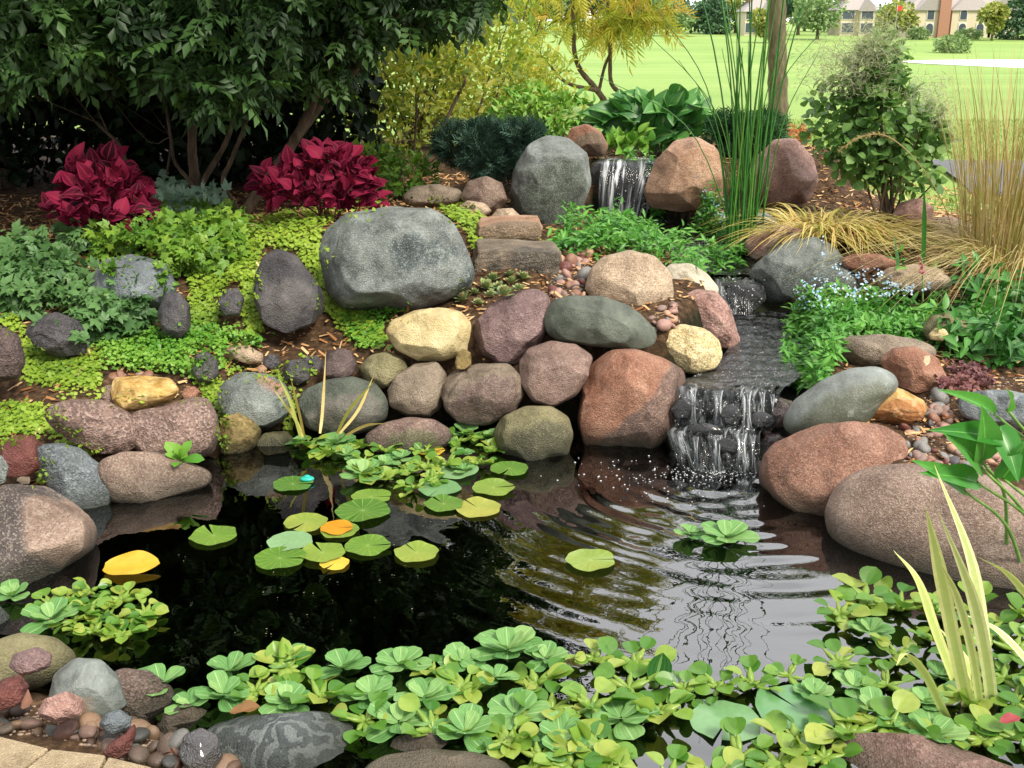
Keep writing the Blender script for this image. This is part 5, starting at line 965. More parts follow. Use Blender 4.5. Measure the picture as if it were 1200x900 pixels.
# drooping golden grass
def grass_clump(name, label, cat, base, n, L0, L1, w, lm, seed, droop, spread_, lean=(0, 0, 0), rb=.05, wind=.0, nn=8):
    gg = np.random.default_rng(seed); t_ = empty(name, base); tag(t_, label, cat); mb = MB()
    for k in range(n):
        a = gg.uniform(0, 6.283); r = rb*math.sqrt(gg.random()); b = np.array(base)+[r*math.cos(a), r*math.sin(a), -.02]; L_ = gg.uniform(L0, L1); s_ = spread_*gg.uniform(.3, 1.2); a2 = a+gg.normal()*.6
        u = np.linspace(0, 1, nn); hx = L_*(s_*u+droop*.5*u**2); dz = L_*(u*(1-.25*s_)-droop*u**2.2); Q = b+np.column_stack([np.cos(a2)*hx+lean[0]*u*u*L_, np.sin(a2)*hx+lean[1]*u*u*L_, dz]); Q[:, 2] = np.maximum(Q[:, 2], gfast(Q[:, 0], Q[:, 1])+.01+.01*gg.random())
        ribbon(mb, Q, w*gg.uniform(.6, 1.3)*np.sin(np.clip((1-u)*2.5+.05, 0, math.pi/2)), [math.sin(a2)+gg.normal()*.4, -math.cos(a2)+gg.normal()*.4, 0], np.clip(gg.random(), 0, 1), .2)
    mb.build('blades', lm, t_); return t_
b = surf(985, 285, False)[0]; grass_clump('golden_grass', 'drooping yellow-green grass mound above the reddish pink rock', 'grass clump', b+[-.12, .0, 0], 420, .3, .58, .010, LM['gold_grass'], 161, .62, .75, (-.1, -.35), .13)
grass_clump('golden_grass', 'straw-coloured drooping grass mound under the round-leaved shrub', 'grass clump', b+[.10, .05, 0], 420, .28, .52, .009, LM['gold_grass'], 162, .65, .75, (.1, -.4), .15)
b = surf(1172, 330, False)[0]; grass_clump('tall_tan_grass', 'tall upright tan feathery grass at the right edge beyond the bank', 'ornamental grass', b+[.08, .25, 0], 400, .8, 1.4, .0045, LM['tan_grass'], 163, .14, .17, (-.02, .0), .19)
grass_clump('tan_grass', 'arching tan and green grass spreading low at the right edge', 'ornamental grass', b+[.12, .1, 0], 560, .4, .9, .005, LM['tan_grass'], 164, .75, .8, (-.1, -.15), .18)
# arching plume over the shrub
t_ = empty('grass_plume', surf(1120, 330, False)[0]); tag(t_, 'single arching tan grass plume crossing in front of the round-leaved shrub', 'grass plume'); mb = MB(); Q = smooth_path(PXP([(1130, 335), (1110, 250), (1075, 190), (1040, 160), (1010, 160), (985, 175)], 5.6), 30); tube(mb, Q, np.full(30, .0022), 4)
gg = np.random.default_rng(3); n = 260; k = gg.integers(16, 30, n); mb.put(rhomb_tpl(.1, .5, 0, .1), frames(np.gradient(Q, axis=0)[k]*30+gg.normal(size=(n, 3))*.4, gg.normal(size=(n, 3)), .022), Q[k]+gg.normal(size=(n, 3))*.004, gg.random(n)); mb.build('plume', LM['tan_grass'], t_)
# dark green perennial, purple bed, pink spike
leafpatch('leafy_perennial', 'dark green leafy perennial at the right edge behind the gravel', [(1105, 372), (1125, 350), (1165, 345), (1210, 360), (1215, 425), (1180, 432), (1145, 428), (1110, 415), (1098, 395)], 900, leaf_tpl(.4, 3, .4, .9, .15, .25), LM['darkper'], .075, 171, thick=.2)
leafpatch('low_purple_plant', 'low purple-brown plant with tiny leaves below the dark green perennial', [(1095, 440), (1112, 428), (1150, 430), (1160, 445), (1140, 458), (1105, 458)], 420, RHW, LM['redbed'], .022, 172, thick=.04, ns=3)
t_ = empty('pink_flower_spike', surf(1082, 335)[0]); tag(t_, 'narrow pink flower spike on a green stem behind the forget-me-nots', 'flower'); b = np.array([PY(1083, 340, 4.85)[0], 4.85, PY(1083, 340, 4.85)[2]-.05])
stems('stem', [([b, PY(1081, 310, b[1]), PY(1078, 298, b[1])], .004, .002)], greenstem, t_, 5); mb = MB(); n = 110; u = gg.random(n); A0 = PY(1081, 322, b[1]-.01); A1 = PY(1077, 297, b[1]-.01)
a = gg.uniform(0, 6.28, n); Q = A0+np.outer(u, A1-A0); Dd = np.column_stack([np.cos(a), np.sin(a), .5+0*a]); mb.put(rhomb_tpl(.5, .5, 0, .1), frames(Dd, [0, 0, 1], .019*(1.15-u)), Q, gg.random(n)); mb.build('flowers', pinkm, t_)
def strap(name, label, cat, blades, lm, Y, w, group=None):
    """blades: pixel polylines from base to tip"""
    b0 = PY(*blades[0][0], Y); t_ = empty(name, b0); tag(t_, label, cat, group)
    for k, pl in enumerate(blades):
        ww = w if not isinstance(w, (list, tuple)) else w[k]; m_ = len(pl); pts = [PY(x, y, Y+(.02*(k % 3))-(.05*i*(1 if k % 2 else -1))) for i, (x, y) in enumerate(pl)]; Q = smooth_path(pts, 6*m_); n = len(Q); u = np.linspace(0, 1, n)
        mb = MB(); ribbon(mb, Q, ww*np.minimum(1, (1-u)*2.6+.03)*(.75+.25*np.minimum(1, u*4)), [1, .35*(-1)**k, 0], (k*.37) % 1, .25); mb.build('blade', lm, t_)
    return t_
strap('iris_leaves', 'two upright green iris blades beside the pink flower spike', 'iris', [[(1055, 345), (1052, 310), (1048, 275)], [(1080, 345), (1083, 270), (1083, 215)], [(1092, 340), (1095, 315), (1097, 300)], [(1058, 342), (1060, 320), (1057, 300)]], LM['reed'], 5.1, .02)
strap('grass_tuft', 'yellow-green grass blades in front of the dark grey-green wall rock', 'grass tuft', [[(352, 512), (340, 470), (325, 440)], [(357, 512), (350, 480), (340, 440)], [(375, 508), (378, 480), (382, 410)], [(395, 508), (410, 480), (440, 445)], [(398, 508), (420, 480), (438, 440)], [(405, 510), (430, 498), (456, 496)], [(355, 512), (345, 490), (320, 455)]], LM['gold_grass'], 4.02, .012)
strap('variegated_iris', 'cream and green striped iris leaves rising from the near right corner', 'iris',
      [[(1160, 885), (1130, 825), (1098, 745), (1075, 680), (1047, 645)], [(1148, 885), (1124, 780), (1100, 660), (1085, 595)], [(1160, 885), (1156, 780), (1138, 660), (1095, 545)], [(1145, 885), (1115, 850), (1085, 790), (1062, 765), (1050, 780)], [(1185, 890), (1150, 850), (1110, 820), (1080, 790)], [(1165, 885), (1160, 800), (1140, 700), (1100, 600)], [(1170, 888), (1150, 820), (1128, 770), (1100, 735)], [(1155, 886), (1142, 780), (1122, 700), (1096, 650)],
       [(1260, 860), (1215, 790), (1170, 740), (1125, 718)], [(1275, 830), (1225, 730), (1185, 675), (1145, 652)]], LM['iris'], 2.35, [.028, .032, .034, .022, .024, .03, .026, .02, .02, .02])
# arrowhead plant
AR = leaf_tpl(.55, 6, .3, 1.15, .15, .25, cols=2, base=.5)
t_ = empty('arrowhead_plant', PY(1180, 700, 3.0)); tag(t_, 'arrow-leaved green marsh plant leaning in from the right edge', 'marsh plant')
for (bx, by, tx, ty, L_, wv), (sx, sy) in zip([(1175, 515, 1098, 492, .16, .5), (1150, 540, 1170, 480, .17, .9), (1170, 500, 1205, 570, .2, .9), (1145, 565, 1090, 545, .14, .6), (1130, 575, 1085, 530, .12, .5), (1165, 485, 1115, 445, .12, .35), (1180, 480, 1200, 450, .12, .35), (1150, 548, 1125, 500, .13, .8), (1175, 560, 1215, 515, .15, .8)],
      [(1300, 720), (1180, 640), (1225, 700), (1240, 700), (1200, 690), (1290, 640), (1290, 700), (1225, 680), (1250, 690)]):
    a = PY(bx, by, 2.75); b = PY(tx, ty, 2.62); mb = MB(); d = b-a; L_ = np.linalg.norm(d); mb.put(AR, frames(d, [0, -.75, .65], L_*.85, L_*wv*.85), a[None], np.array([gg.random()])); lf = mb.build('leaf', LM['arrow'], t_)
    s_ = PY(sx, sy, 3.0); s_[2] = max(0.0, s_[2]); stems('stalk', [([s_, (s_+a)/2+[0.02, 0, .04], a], .006, .004)], greenstem, t_, 6)
# pale blade-like leaf tuft on the pink rock, left
t_ = link('leafy_sprout', rosette_mesh(9, .085, leaf_tpl(.5, 5, .65, .5, .15, .2, cols=2, wave=.03, base=.3), 181, (25, 80)).mesh('leafy_sprout'), LM['sedum'], None, PY(212, 540, 3.7)); t_.rotation_euler = (.5, 0, 0); tag(t_, 'bright green leafy sprout lying on the wedge-shaped waterline rock', 'water plant')

# ---------------------------------------------------------------- floating plants
LT = leaf_tpl(.80, 10, .72, .42, .10, -.03, cols=6, rib=.022, base=.2, wave=.03); HY = leaf_tpl(.98, 6, .5, .55, .22, .05, cols=3, base=.35)
let = [rosette_mesh(n, .085, LT, 190+k, (2, e_)).mesh('water_lettuce') for k, (n, e_) in enumerate(((7, 28), (8, 36), (9, 32), (8, 48), (10, 40)))]
for m_ in let: m_.materials.append(LM['lettuce'])
def hyac(seed, n=9):
    gg = np.random.default_rng(seed); mb = MB(); st = MB()
    for k in range(n):
        a = k*2.4+gg.normal()*.2; e = R(gg.uniform(3, 48)); L_ = gg.uniform(.03, .07); d = np.array([math.cos(a)*math.cos(e), math.sin(a)*math.cos(e), math.sin(e)]); p = d*L_
        mid = p*.5; u = np.linspace(0, 1, 7); tube(st, np.outer(u, p), .004+.008*np.sin(u*math.pi)**2*gg.uniform(.5, 1.2), 6, .75)
        d2 = norm(d*[1, 1, .4]+gg.normal(size=3)*.25); s = gg.uniform(.042, .066); mb.put(HY, frames(d2, norm(np.array([0, 0, 1])-d*.3+gg.normal(size=3)*.22), s), p[None], np.array([gg.random()]))
    return mb, st
hy = []
for k in range(7):
    a, b = hyac(200+k, 8+k % 4); V_ = MB(); me1 = a.mesh('leaves'); me1.materials.append(LM['hyacinth']); me2 = b.mesh('stalks'); me2.materials.append(LM['hyacinth']); hy.append((me1, me2))
gg = np.random.default_rng(33)
def put_let(px, py, rad, label, group=None, z=.0, me=None):
    p = PZ(px, py, z+.01); s_ = rad*p[1]/F/.085*1.02
    o = link('water_lettuce', let[gg.integers(5)], None, None, p); o.scale = (s_, s_, s_*gg.uniform(.8, 1.1)); o.rotation_euler = (gg.normal()*.08, gg.normal()*.08, gg.uniform(0, 6.28)); return tag(o, label, 'water lettuce', group)
def put_hy(px, py, rad, label, group=None, z=.0):
    p = PZ(px, py, z+.01); s_ = rad*p[1]/F/.085*1.05; t_ = empty('water_hyacinth', p); rz = gg.uniform(0, 6.28); t_.rotation_euler = (gg.normal()*.1, gg.normal()*.1, rz); t_.scale = (s_, s_, s_*.8); a, b = hy[gg.integers(7)]
    for nm, me_ in (('leaves', a), ('stalks', b)): link(nm, me_, None, t_)
    return tag(t_, label, 'water hyacinth', group)
for px, py, r_, lb in [(595, 765, 52, 'largest pale water lettuce at the back edge of the near raft'), (468, 782, 46, 'pale water lettuce rosette at the near raft left of the largest one'), (335, 775, 34, 'small pale water lettuce at the back left of the near raft'), (728, 845, 55, 'broad pale water lettuce near the bottom centre of the raft'), (660, 885, 48, 'pale water lettuce at the bottom edge right of the wet flat rock'),
    (850, 632, 44, 'bright water lettuce floating alone in the sky reflection'), (808, 626, 24, 'small water lettuce touching the lone bright one'), (1025, 835, 46, 'water lettuce at the right part of the near raft by the iris'), (60, 728, 40, 'pale water lettuce at the front of the left floating clump'), (15, 700, 30, 'pale water lettuce at the left edge behind the left clump'),
    (392, 522, 30, 'pale water lettuce at the foot of the grass blades'), (352, 520, 18, 'tiny pale water lettuce left of the grass blade foot'), (575, 515, 22, 'small pale water lettuce at the far right of the middle raft'), (545, 510, 26, 'pale water lettuce in front of the greenish round rock'), (425, 558, 32, 'pale water lettuce at the left front of the middle raft'), (955, 815, 30, 'small star-like water lettuce beside the large dull lily pad')]: put_let(px, py, r_, lb)
def scatter(poly, step, holes, fn, seed):
    gg2 = np.random.default_rng(seed); P = np.array(poly, float); lo, hi = P.min(0), P.max(0); pts = []
    for _ in range(6000):
        q = gg2.uniform(lo, hi); ok, _d = in_poly(np.array([q[0]]), np.array([q[1]]), poly)
        if not ok[0] or any(((q[0]-h[0])/h[2])**2+((q[1]-h[1])/h[3])**2 < 1 for h in holes): continue
        if all(((q[0]-a[0])**2+((q[1]-a[1])*1.35)**2) > step**2 for a in pts): pts.append(q)
    for q in sorted(pts, key=lambda a: a[1]): fn(q[0], q[1], gg2)
def nearraft(x, y, g2):
    zone = 'left' if x < 420 else ('middle' if x < 700 else 'right')
    pl = .72 if x < 440 else (.5 if x < 660 else .22)
    where = {'left': 'behind the dark banded rock at the near bank', 'middle': 'in the middle of the near raft', 'right': 'in the right part of the near raft'}[zone]
    if g2.random() < pl: put_let(x, y, g2.uniform(28, 48)*(1+.25*(y > 830)), 'pale ribbed water lettuce '+where, 'water lettuces '+where)
    else: put_hy(x, y, g2.uniform(28, 44)*(1+.25*(y > 830)), 'yellow-green water hyacinth '+where, 'water hyacinths '+where)
scatter([(175, 795), (225, 800), (290, 772), (400, 778), (480, 770), (560, 750), (640, 755), (720, 755), (760, 768), (790, 805), (860, 808), (925, 775), (965, 770), (975, 730), (960, 705), (990, 695), (1060, 712), (1130, 715), (1230, 705), (1250, 905), (1180, 880), (1090, 872), (960, 892), (930, 915), (620, 915), (590, 885), (520, 862), (455, 868), (430, 850), (330, 835), (245, 835), (195, 825)], 38,
        [(600, 765, 40, 25), (468, 782, 34, 20), (728, 845, 40, 28), (940, 828, 74, 32), (695, 802, 42, 20), (845, 850, 60, 28), (800, 885, 62, 30), (1025, 835, 32, 22), (905, 775, 24, 22), (730, 880, 20, 22), (560, 880, 22, 12), (1090, 770, 26, 14), (640, 850, 26, 14), (520, 820, 18, 10)], nearraft, 51)
scatter([(350, 522), (430, 512), (560, 512), (595, 528), (540, 555), (520, 570), (470, 575), (430, 560), (400, 540)], 21, [(392, 522, 20, 10)], lambda x, y, g2: (put_hy if g2.random() < .65 else put_let)(x, y, g2.uniform(16, 24), 'small floating plant in the middle raft behind the lily pads', 'floating plants of the middle raft'), 52)
scatter([(45, 712), (75, 692), (110, 688), (145, 700), (175, 722), (150, 748), (110, 742), (90, 728)], 22, [], lambda x, y, g2: put_hy(x, y, g2.uniform(22, 30), 'yellow-green water hyacinth in the clump by the left boulder', 'water hyacinths by the left boulder'), 53)
# lily pads
def pad_mesh(seed, notch=.5, curl=.0):
    gg = np.random.default_rng(seed); n = 64; rr = [0, .35, .7, .93, 1.]; V = [(0, 0, 0)]; A = [(.5, 0)]
    for r_ in rr[1:]:
        for k in range(n+1):
            a = notch/2*.35*(1-0*r_)+(2*math.pi-notch*.35)*k/n; w = 1+.03*math.sin(a*5+seed)+.02*math.sin(a*9+2*seed); V.append((r_*w*math.cos(a), r_*w*math.sin(a), .03*math.sin(a*3+seed)*r_*r_+.05*r_**6*(1+math.sin(a*4+seed))*.5+curl*r_*r_*max(0, math.cos(a-2)))); A.append((.5+.5*math.cos(a*8)*.9, r_))
    c_ = n+1; T3 = [(0, 1+k, 2+k) for k in range(n)]; F4 = [(1+r_*c_+k, 1+(r_+1)*c_+k, 2+(r_+1)*c_+k, 2+r_*c_+k) for r_ in range(3) for k in range(n)]
    return np.array(V), [np.array(T3), np.array(F4)], np.array(A)
pads = [('pad', 343, 567, 26, 'lily pad with a turquoise float on its edge'), ('pad', 250, 627, 31, 'single green lily pad floating left of the pad group'), ('pad', 358, 612, 29, 'lily pad just above the middle of the left pad group'), ('yellowpad', 395, 618, 22, 'yellow-tinged lily pad between two green pads'), ('pad', 398, 621, 26, 'green lily pad overlapping the yellow-tinged one'), ('padpale', 340, 634, 30, 'pale lily pad partly hidden above the lowest pair'),
        ('pad', 328, 654, 34, 'notched lily pad at the left front of the pad group'), ('pad', 378, 647, 30, 'green lily pad beside the notched front pad'), ('yellowpad', 392, 660, 20, 'bright yellow lily leaf in front of the pad group'), ('pad', 431, 639, 31, 'round green lily pad right of the yellow leaf'), ('pad', 488, 647, 30, 'rightmost green lily pad of the left pad group'), ('pad', 425, 598, 36, 'broad lily pad in front of the middle raft'),
        ('pad', 435, 582, 26, 'lily pad touching the middle raft'), ('padpale', 530, 550, 34, 'pale lily pad behind the notched heart-shaped one'), ('pad', 597, 549, 25, 'lily pad farthest right at the end of the middle raft'), ('pad', 578, 571, 28, 'heart-shaped lily pad right of the middle raft'), ('pad', 560, 595, 31, 'lily pad lowest at the right front of the middle raft'), ('padpale', 515, 572, 28, 'pale lily pad in the gap of the middle raft'),
        ('pad', 692, 656, 33, 'lily pad alone among the golden reflections'), ('padpale', 935, 830, 60, 'large dull green lily pad inside the near raft'), ('padpale', 850, 845, 50, 'dull green lily pad partly under hyacinths near the bottom'), ('yellowpad', 505, 528, 18, 'small yellow pad between the rosettes of the middle raft'), ('pad', 520, 590, 26, 'lily pad left of the lowest right one')]
for k, (lm, px, py, r_, lb) in enumerate(pads):
    mb = MB(); V_, F_, A_ = pad_mesh(k, .35+.25*math.sin(k)); p = PZ(px, py, .006+.0015*(k % 4)); s_ = r_*.96*p[1]/F; a = k*2.1; c_, q_ = math.cos(a), math.sin(a); V_ = V_*s_; V_ = V_@np.array([[c_, q_, 0], [-q_, c_, 0], [0, 0, 1]]); mb.raw(V_+p, F_, A_, (k*.37) % 1)
    tag(mb.build('lily_pad', LM[lm], None, p), lb, 'lily pad')
mb = MB(); mb.put(leaf_tpl(.7, 16, .45, .6, .10, -.04, cols=4, wave=.02, base=.3), frames([1, .05, .02], [0, -.2, 1], .17)[0][None], PZ(122, 665, .012)[None], np.array([.6])); p = PZ(160, 663, .01)
tag(mb.build('yellow_lily_leaf', LM['yellowpad'], None, p), 'curled orange-yellow lily leaf floating near the left boulder', 'fallen leaf')
mb = MB(); mb.put(leaf_tpl(.75, 6, .45, .6, .25, -.3, cols=3, base=.35), frames([.2, .3, 1], [0, -1, .4], .085)[0][None], PZ(768, 800, .01)[None], np.array([.1])); tag(mb.build('upright_leaf', LM['hosta'], None, PZ(768, 800, .01)), 'dark green rounded leaf standing up at the right end of the hyacinths', 'leaf')
mf2, t, o = newmat('turquoise'); pp = N(t, 'ShaderNodeBsdfPrincipled', i_Roughness=.3); pp.inputs['Base Color'].default_value = lin('#1fa593'); t.links.new(pp.outputs[0], o.inputs[0])
V0, F0 = ico(3); mb = MB(); p = PZ(360, 561, .014); mb.raw(V0*[.026, .018, .010]+[0, 0, 0]+p, [F0]); V_ = V0*[.012, .009, .006]; mb.raw(V_+p+[0, 0, .009], [F0]); tag(mb.build('pond_float', mf2, None, p), 'small turquoise plastic float resting on a lily pad', 'float')

# ---------------------------------------------------------------- pebbles, pavers, leaves, chips
pshape = []
for k in range(8):
    V_, F_ = ico(3); gg = np.random.default_rng(300+k); V_ = V_*[1, gg.uniform(.7, .95), gg.uniform(.45, .7)]; V_ = V_+norm(V_)*(.10*snoise(V_, .35, 310+k, 2))[:, None]
    if k % 3 == 0:
        for q in range(5):
            n_ = norm(gg.normal(size=3)); d_ = V_@n_-.62; V_ = V_-np.outer(np.maximum(d_, 0)*.85, n_)
    pshape.append((V_, F_))
PC = [('reddish', 'red'), ('pinkish', 'rosy'), ('brown', 'pinkg'), ('grey', 'pebgrey'), ('dark', 'dark'), ('tan', 'orange'), ('maroon', 'maroon')]
pm = {}
for ci, (cn_, key) in enumerate(PC):
    mt = rm(key+'/peb', speck=.12, rough=.38, bump=.15, mott=14.)
    for k in range(8):
        V_, F_ = pshape[k]; me_ = npmesh('pebble', V_, [F_]); me_.materials.append(mt); pm[ci, k] = me_
def pebbles(poly, n, s0, s1, where, seed, wts, lift=.3):
    gg = np.random.default_rng(seed); q = sample_poly(poly, n, gg); q = q[np.argsort(q[:, 1])]
    for x, y in q:
        p, nn = surf(x, y, False); tz, _ = top(p[0], p[1])
        if tz > p[2]+.05: continue
        ci = gg.choice(7, p=np.array(wts)/sum(wts)); s_ = gg.uniform(s0, s1)*p[1]/F*.5*(1.5 if gg.random() < .15 else 1); o = link('pebble', pm[ci, gg.integers(8)], None, None, p+[0, 0, s_*lift*gg.uniform(.3, 2.2)]); o.scale = (s_, s_, s_*gg.uniform(.8, 1.1)); o.rotation_euler = (gg.normal()*.5, gg.normal()*.5, gg.uniform(0, 6.3))
        tag(o, PC[ci][0]+' pebble '+where, 'pebble', 'pebbles '+where)
pebbles([(650, 300), (665, 288), (700, 290), (692, 310), (684, 340), (690, 355), (725, 352), (640, 350), (655, 335)], 70, 8, 17, 'between the lower stone slab and the big tan rock', 61, [3, 3, 3, 2, 1, 2, 1])
pebbles([(760, 378), (788, 352), (795, 380), (778, 392), (765, 390)], 16, 7, 15, 'between the big tan rock and the pink rough rock', 62, [3, 3, 2, 2, 1, 1, 1])
pebbles([(1050, 500), (1085, 470), (1110, 450), (1140, 458), (1125, 480), (1135, 505), (1180, 520), (1160, 560), (1100, 555), (1055, 540)], 120, 9, 20, 'in the gravel behind the huge pink-grey boulder', 63, [3, 2, 3, 4, 1, 2, 2])
pebbles([(905, 490), (930, 500), (935, 520), (900, 535), (890, 520)], 14, 8, 15, 'wedged at the right side of the cascade', 64, [1, 1, 3, 1, 4, 0, 2])
pebbles([(-10, 805), (60, 840), (110, 850), (200, 855), (215, 870), (210, 905), (160, 890), (110, 875), (60, 862), (-10, 862)], 125, 15, 36, 'in the heap between the pavers and the near rocks', 65, [3, 3, 4, 2, 2, 3, 2])
pebbles([(255, 870), (275, 880), (285, 905), (250, 910)], 7, 20, 34, 'at the bottom edge before the banded rock', 66, [2, 2, 1, 1, 0, 4, 0])
pebbles([(150, 425), (215, 470), (130, 475), (110, 465)], 8, 9, 14, 'beside the golden rock on the left bank', 67, [2, 1, 2, 1, 0, 1, 0])
def paver(label, pts, seed):
    Zt = .135; P = np.array([PZ(x, y, Zt) for x, y in pts]); c_ = P.mean(0); bm = bmesh.new(); tv = [bm.verts.new(p-c_) for p in P]; f = bm.faces.new(tv); 
    if f.normal.z < 0: f.normal_flip()
    r_ = bmesh.ops.extrude_face_region(bm, geom=[f]); bmesh.ops.translate(bm, vec=(0, 0, -.06), verts=[v for v in r_['geom'] if isinstance(v, bmesh.types.BMVert)])
    bmesh.ops.recalc_face_normals(bm, faces=bm.faces); bmesh.ops.bevel(bm, geom=list(bm.edges), offset=.006, segments=3, affect='EDGES', profile=.6); me_ = bpy.data.meshes.new('paver'); bm.to_mesh(me_); bm.free()
    o = link('paver', me_, pav, None, c_); tag(o, label, 'paver', 'tan edging pavers')
pav = rock_mat('paver_mat', '#a89678', '#bda98a', '#8b7a62', '#cdbd9f', speck=.3, sscale=150., mott=6., rough=.85, bump=.6)
paver('tan concrete paver at the bottom left edge, first of the curved row', [(-60, 866), (0, 862), (57, 876), (20, 905), (-20, 960), (-90, 960)], 1)
paver('tan concrete paver second in the curved row at the bottom left', [(60, 877), (124, 884), (105, 920), (60, 960), (-12, 960), (24, 905)], 2)
paver('tan concrete paver third in the curved row under the dark shard', [(127, 886), (178, 898), (170, 960), (68, 960), (108, 920)], 3)
fl = leaf_tpl(.7, 6, .45, .7, .2, -.15, cols=3, wave=.06, base=.2); mb_leaf = {k: leaf_mat(k, v, .15, .55) for k, v in {'dry_pink_leaf': ['#b07a68', '#c99683'], 'dry_brown_leaf': ['#6b4a2c', '#8f6a42'], 'dry_red_leaf': ['#8c2f3a', '#a84a50'], 'dry_tan_leaf': ['#c9a98c', '#dbc3a8']}.items()}
for px, py, L_, k, a, lb in [(25, 795, .11, 'dry_pink_leaf', .4, 'crumpled pinkish dry leaf on the olive-tan boulder'), (270, 838, .07, 'dry_brown_leaf', .1, 'curled brown dry leaf on top of the banded rock'), (183, 888, .06, 'dry_red_leaf', .2, 'dark red dry leaf at the bottom edge by the pebbles'), (20, 537, .035, 'dry_tan_leaf', .3, 'small tan dry leaf lying on the maroon stone'), (1080, 428, .05, 'dry_tan_leaf', 1., 'small dry leaf on the red-brown rock'), (1172, 850, .05, 'dry_red_leaf', .2, 'small dark red leaf among the hyacinths by the iris'),
    (22, 562, .06, 'dry_tan_leaf', -.6, 'curled tan dry leaf between the maroon stone and brown boulder'), (108, 800, .05, 'dry_pink_leaf', .8, 'pink-brown dry leaf on the green-grey rock')]:
    p, n = surf(px, py); 
    if p[2] < 0.01: p = PZ(px, py, .06); n = np.array([0, 0, 1.])
    mb = MB(); d = np.array([math.cos(a), math.sin(a), 0]); mb.put(fl, frames(d-n*(d@n), n, L_), (p+n*.008)[None], np.array([.6])); tag(mb.build('dry_leaf', mb_leaf[k], None, p), lb, 'dry leaf')
# wood chips over the beds
gg = np.random.default_rng(71); n = 26000; X = gg.uniform(-4, 4, n); Y = 3.4+gg.random(n)**.8*4.6; pxx = CX+F*X/(Y*math.cos(PITCH)+.9*math.sin(PITCH)); ins_, d_ = in_poly(X, Y, POND); D_, _z, W_ = stream_dist(X, Y); k = (~ins_) & (d_ > .1) & (D_ > W_*1.2); X, Y = X[k], Y[k]; n = len(X); Z = gfast(X, Y)+gg.uniform(.001, .014, n)
mb = MB(); chip = leaf_tpl(.22, 1, .5, .5, .0, .0, base=.6); mb.put((np.array([(-.12, 0, 0), (.12, .05, 0), (.09, 1, .04), (-.1, .93, 0)]), [np.array([(0, 1, 2, 3)])], np.array([(0, 0), (1, 0), (1, 1), (0, 1.)])), frames(gg.normal(size=(n, 3))*[1, 1, .18], norm(np.array([0, 0, 1])+gg.normal(size=(n, 3))*.3), gg.uniform(.02, .055, n)), np.column_stack([X, Y, Z]), gg.random(n))
tag(mb.build('mulch', LM['chip'], smooth=False), 'tan wood chip mulch over the garden beds', 'mulch', kind='stuff')
gg = np.random.default_rng(72); q = sample_poly([(868, 165), (905, 142), (945, 150), (950, 172), (900, 172)], 700, gg); P_ = np.array([surf(x, y, False)[0] for x, y in q])+np.column_stack([np.zeros((700, 2)), gg.uniform(0, .05, 700)])
mb = MB(); mb.put(RHW, frames(gg.normal(size=(700, 3)), norm(np.array([0, -.3, 1])+gg.normal(size=(700, 3))*.5), .04), P_, gg.random(700)); tag(mb.build('russet_ground_cover', LM['redleaf']), 'low russet leaves around the lawn tree foot', 'ground cover', kind='stuff')
# submerged stones near the shallow left bank
for k, (x, y, rx, ry, key, z) in enumerate([(185, 610, 55, 16, 'brown', -.16), (290, 560, 40, 14, 'pebgrey', -.14), (230, 650, 45, 14, 'olive', -.22), (120, 640, 30, 14, 'pinkg', -.15), (330, 545, 26, 10, 'tan', -.12), (265, 590, 30, 10, 'brown', -.2)]):
    p = PZ(x, y, z); V_, F_ = ico(4); s_ = p[1]/F; W_ = V_*[rx*s_, rx*s_*.8, rx*s_*.4]; W_ = W_+norm(W_)*(.08*rx*s_*snoise(V_, .5, 400+k, 2))[:, None]
    tag(link('sunken_rock', npmesh('sunken_rock', W_, [F_]), rm(key+'/u', speck=.2, algae=.0), None, p), ['long pale rock under the water before the wedge-shaped rock', 'grey rock under the water right of the leafy sprout', 'olive rock under the water near the single lily pad', 'brown-pink rock under the water at the foot of the blue-grey rock', 'tan rock under the water below the pale flat rock', 'small brown rock under the water between two larger ones'][k], 'sunken rock')

# specks drifting on the pond
gg = np.random.default_rng(99); mb = MB(); q = sample_poly([(200, 640), (560, 560), (620, 620), (560, 730), (220, 760)], 60, gg)
for x, y in q: mb.put(rhomb_tpl(.6, .5, 0, 0), frames(gg.normal(size=3)*[1, 1, 0], [0, 0, 1], gg.uniform(.002, .006))[0][None], PZ(x, y, .004)[None], np.array([gg.random()]))
tag(mb.build('floating_debris', LM['plume']), 'tiny pale specks of plant debris drifting on the pond', 'debris', kind='stuff')

# grit under the pebbles
gg = np.random.default_rng(98); mb = MB(); V0, F0 = ico(1); V0 = V0*[1, .8, .6]
for poly, n in (([(-10, 800), (60, 838), (110, 848), (200, 850), (240, 875), (290, 905), (160, 900), (110, 878), (60, 864), (-10, 862)], 1500), ([(1050, 500), (1085, 465), (1110, 448), (1200, 440), (1200, 520), (1160, 560), (1055, 545)], 1300), ([(650, 300), (665, 288), (700, 290), (690, 350), (725, 352), (640, 352)], 500), ([(755, 380), (788, 350), (800, 385)], 150)):
    q = sample_poly(poly, n, gg)
    for x, y in q:
        p, nn = surf(x, y, False); mb.raw(V0*gg.uniform(.0025, .007)*gg.uniform(.7, 1.3, 3)+p+[0, 0, .002], [F0], None, gg.random())
tag(mb.build('grit', simple_mat('grit', ['#4a4039', '#7a6a5c', '#a08c7a', '#6b5048'], 60., .8, 0)), 'fine brown and grey grit between the pebbles', 'gravel', kind='stuff')
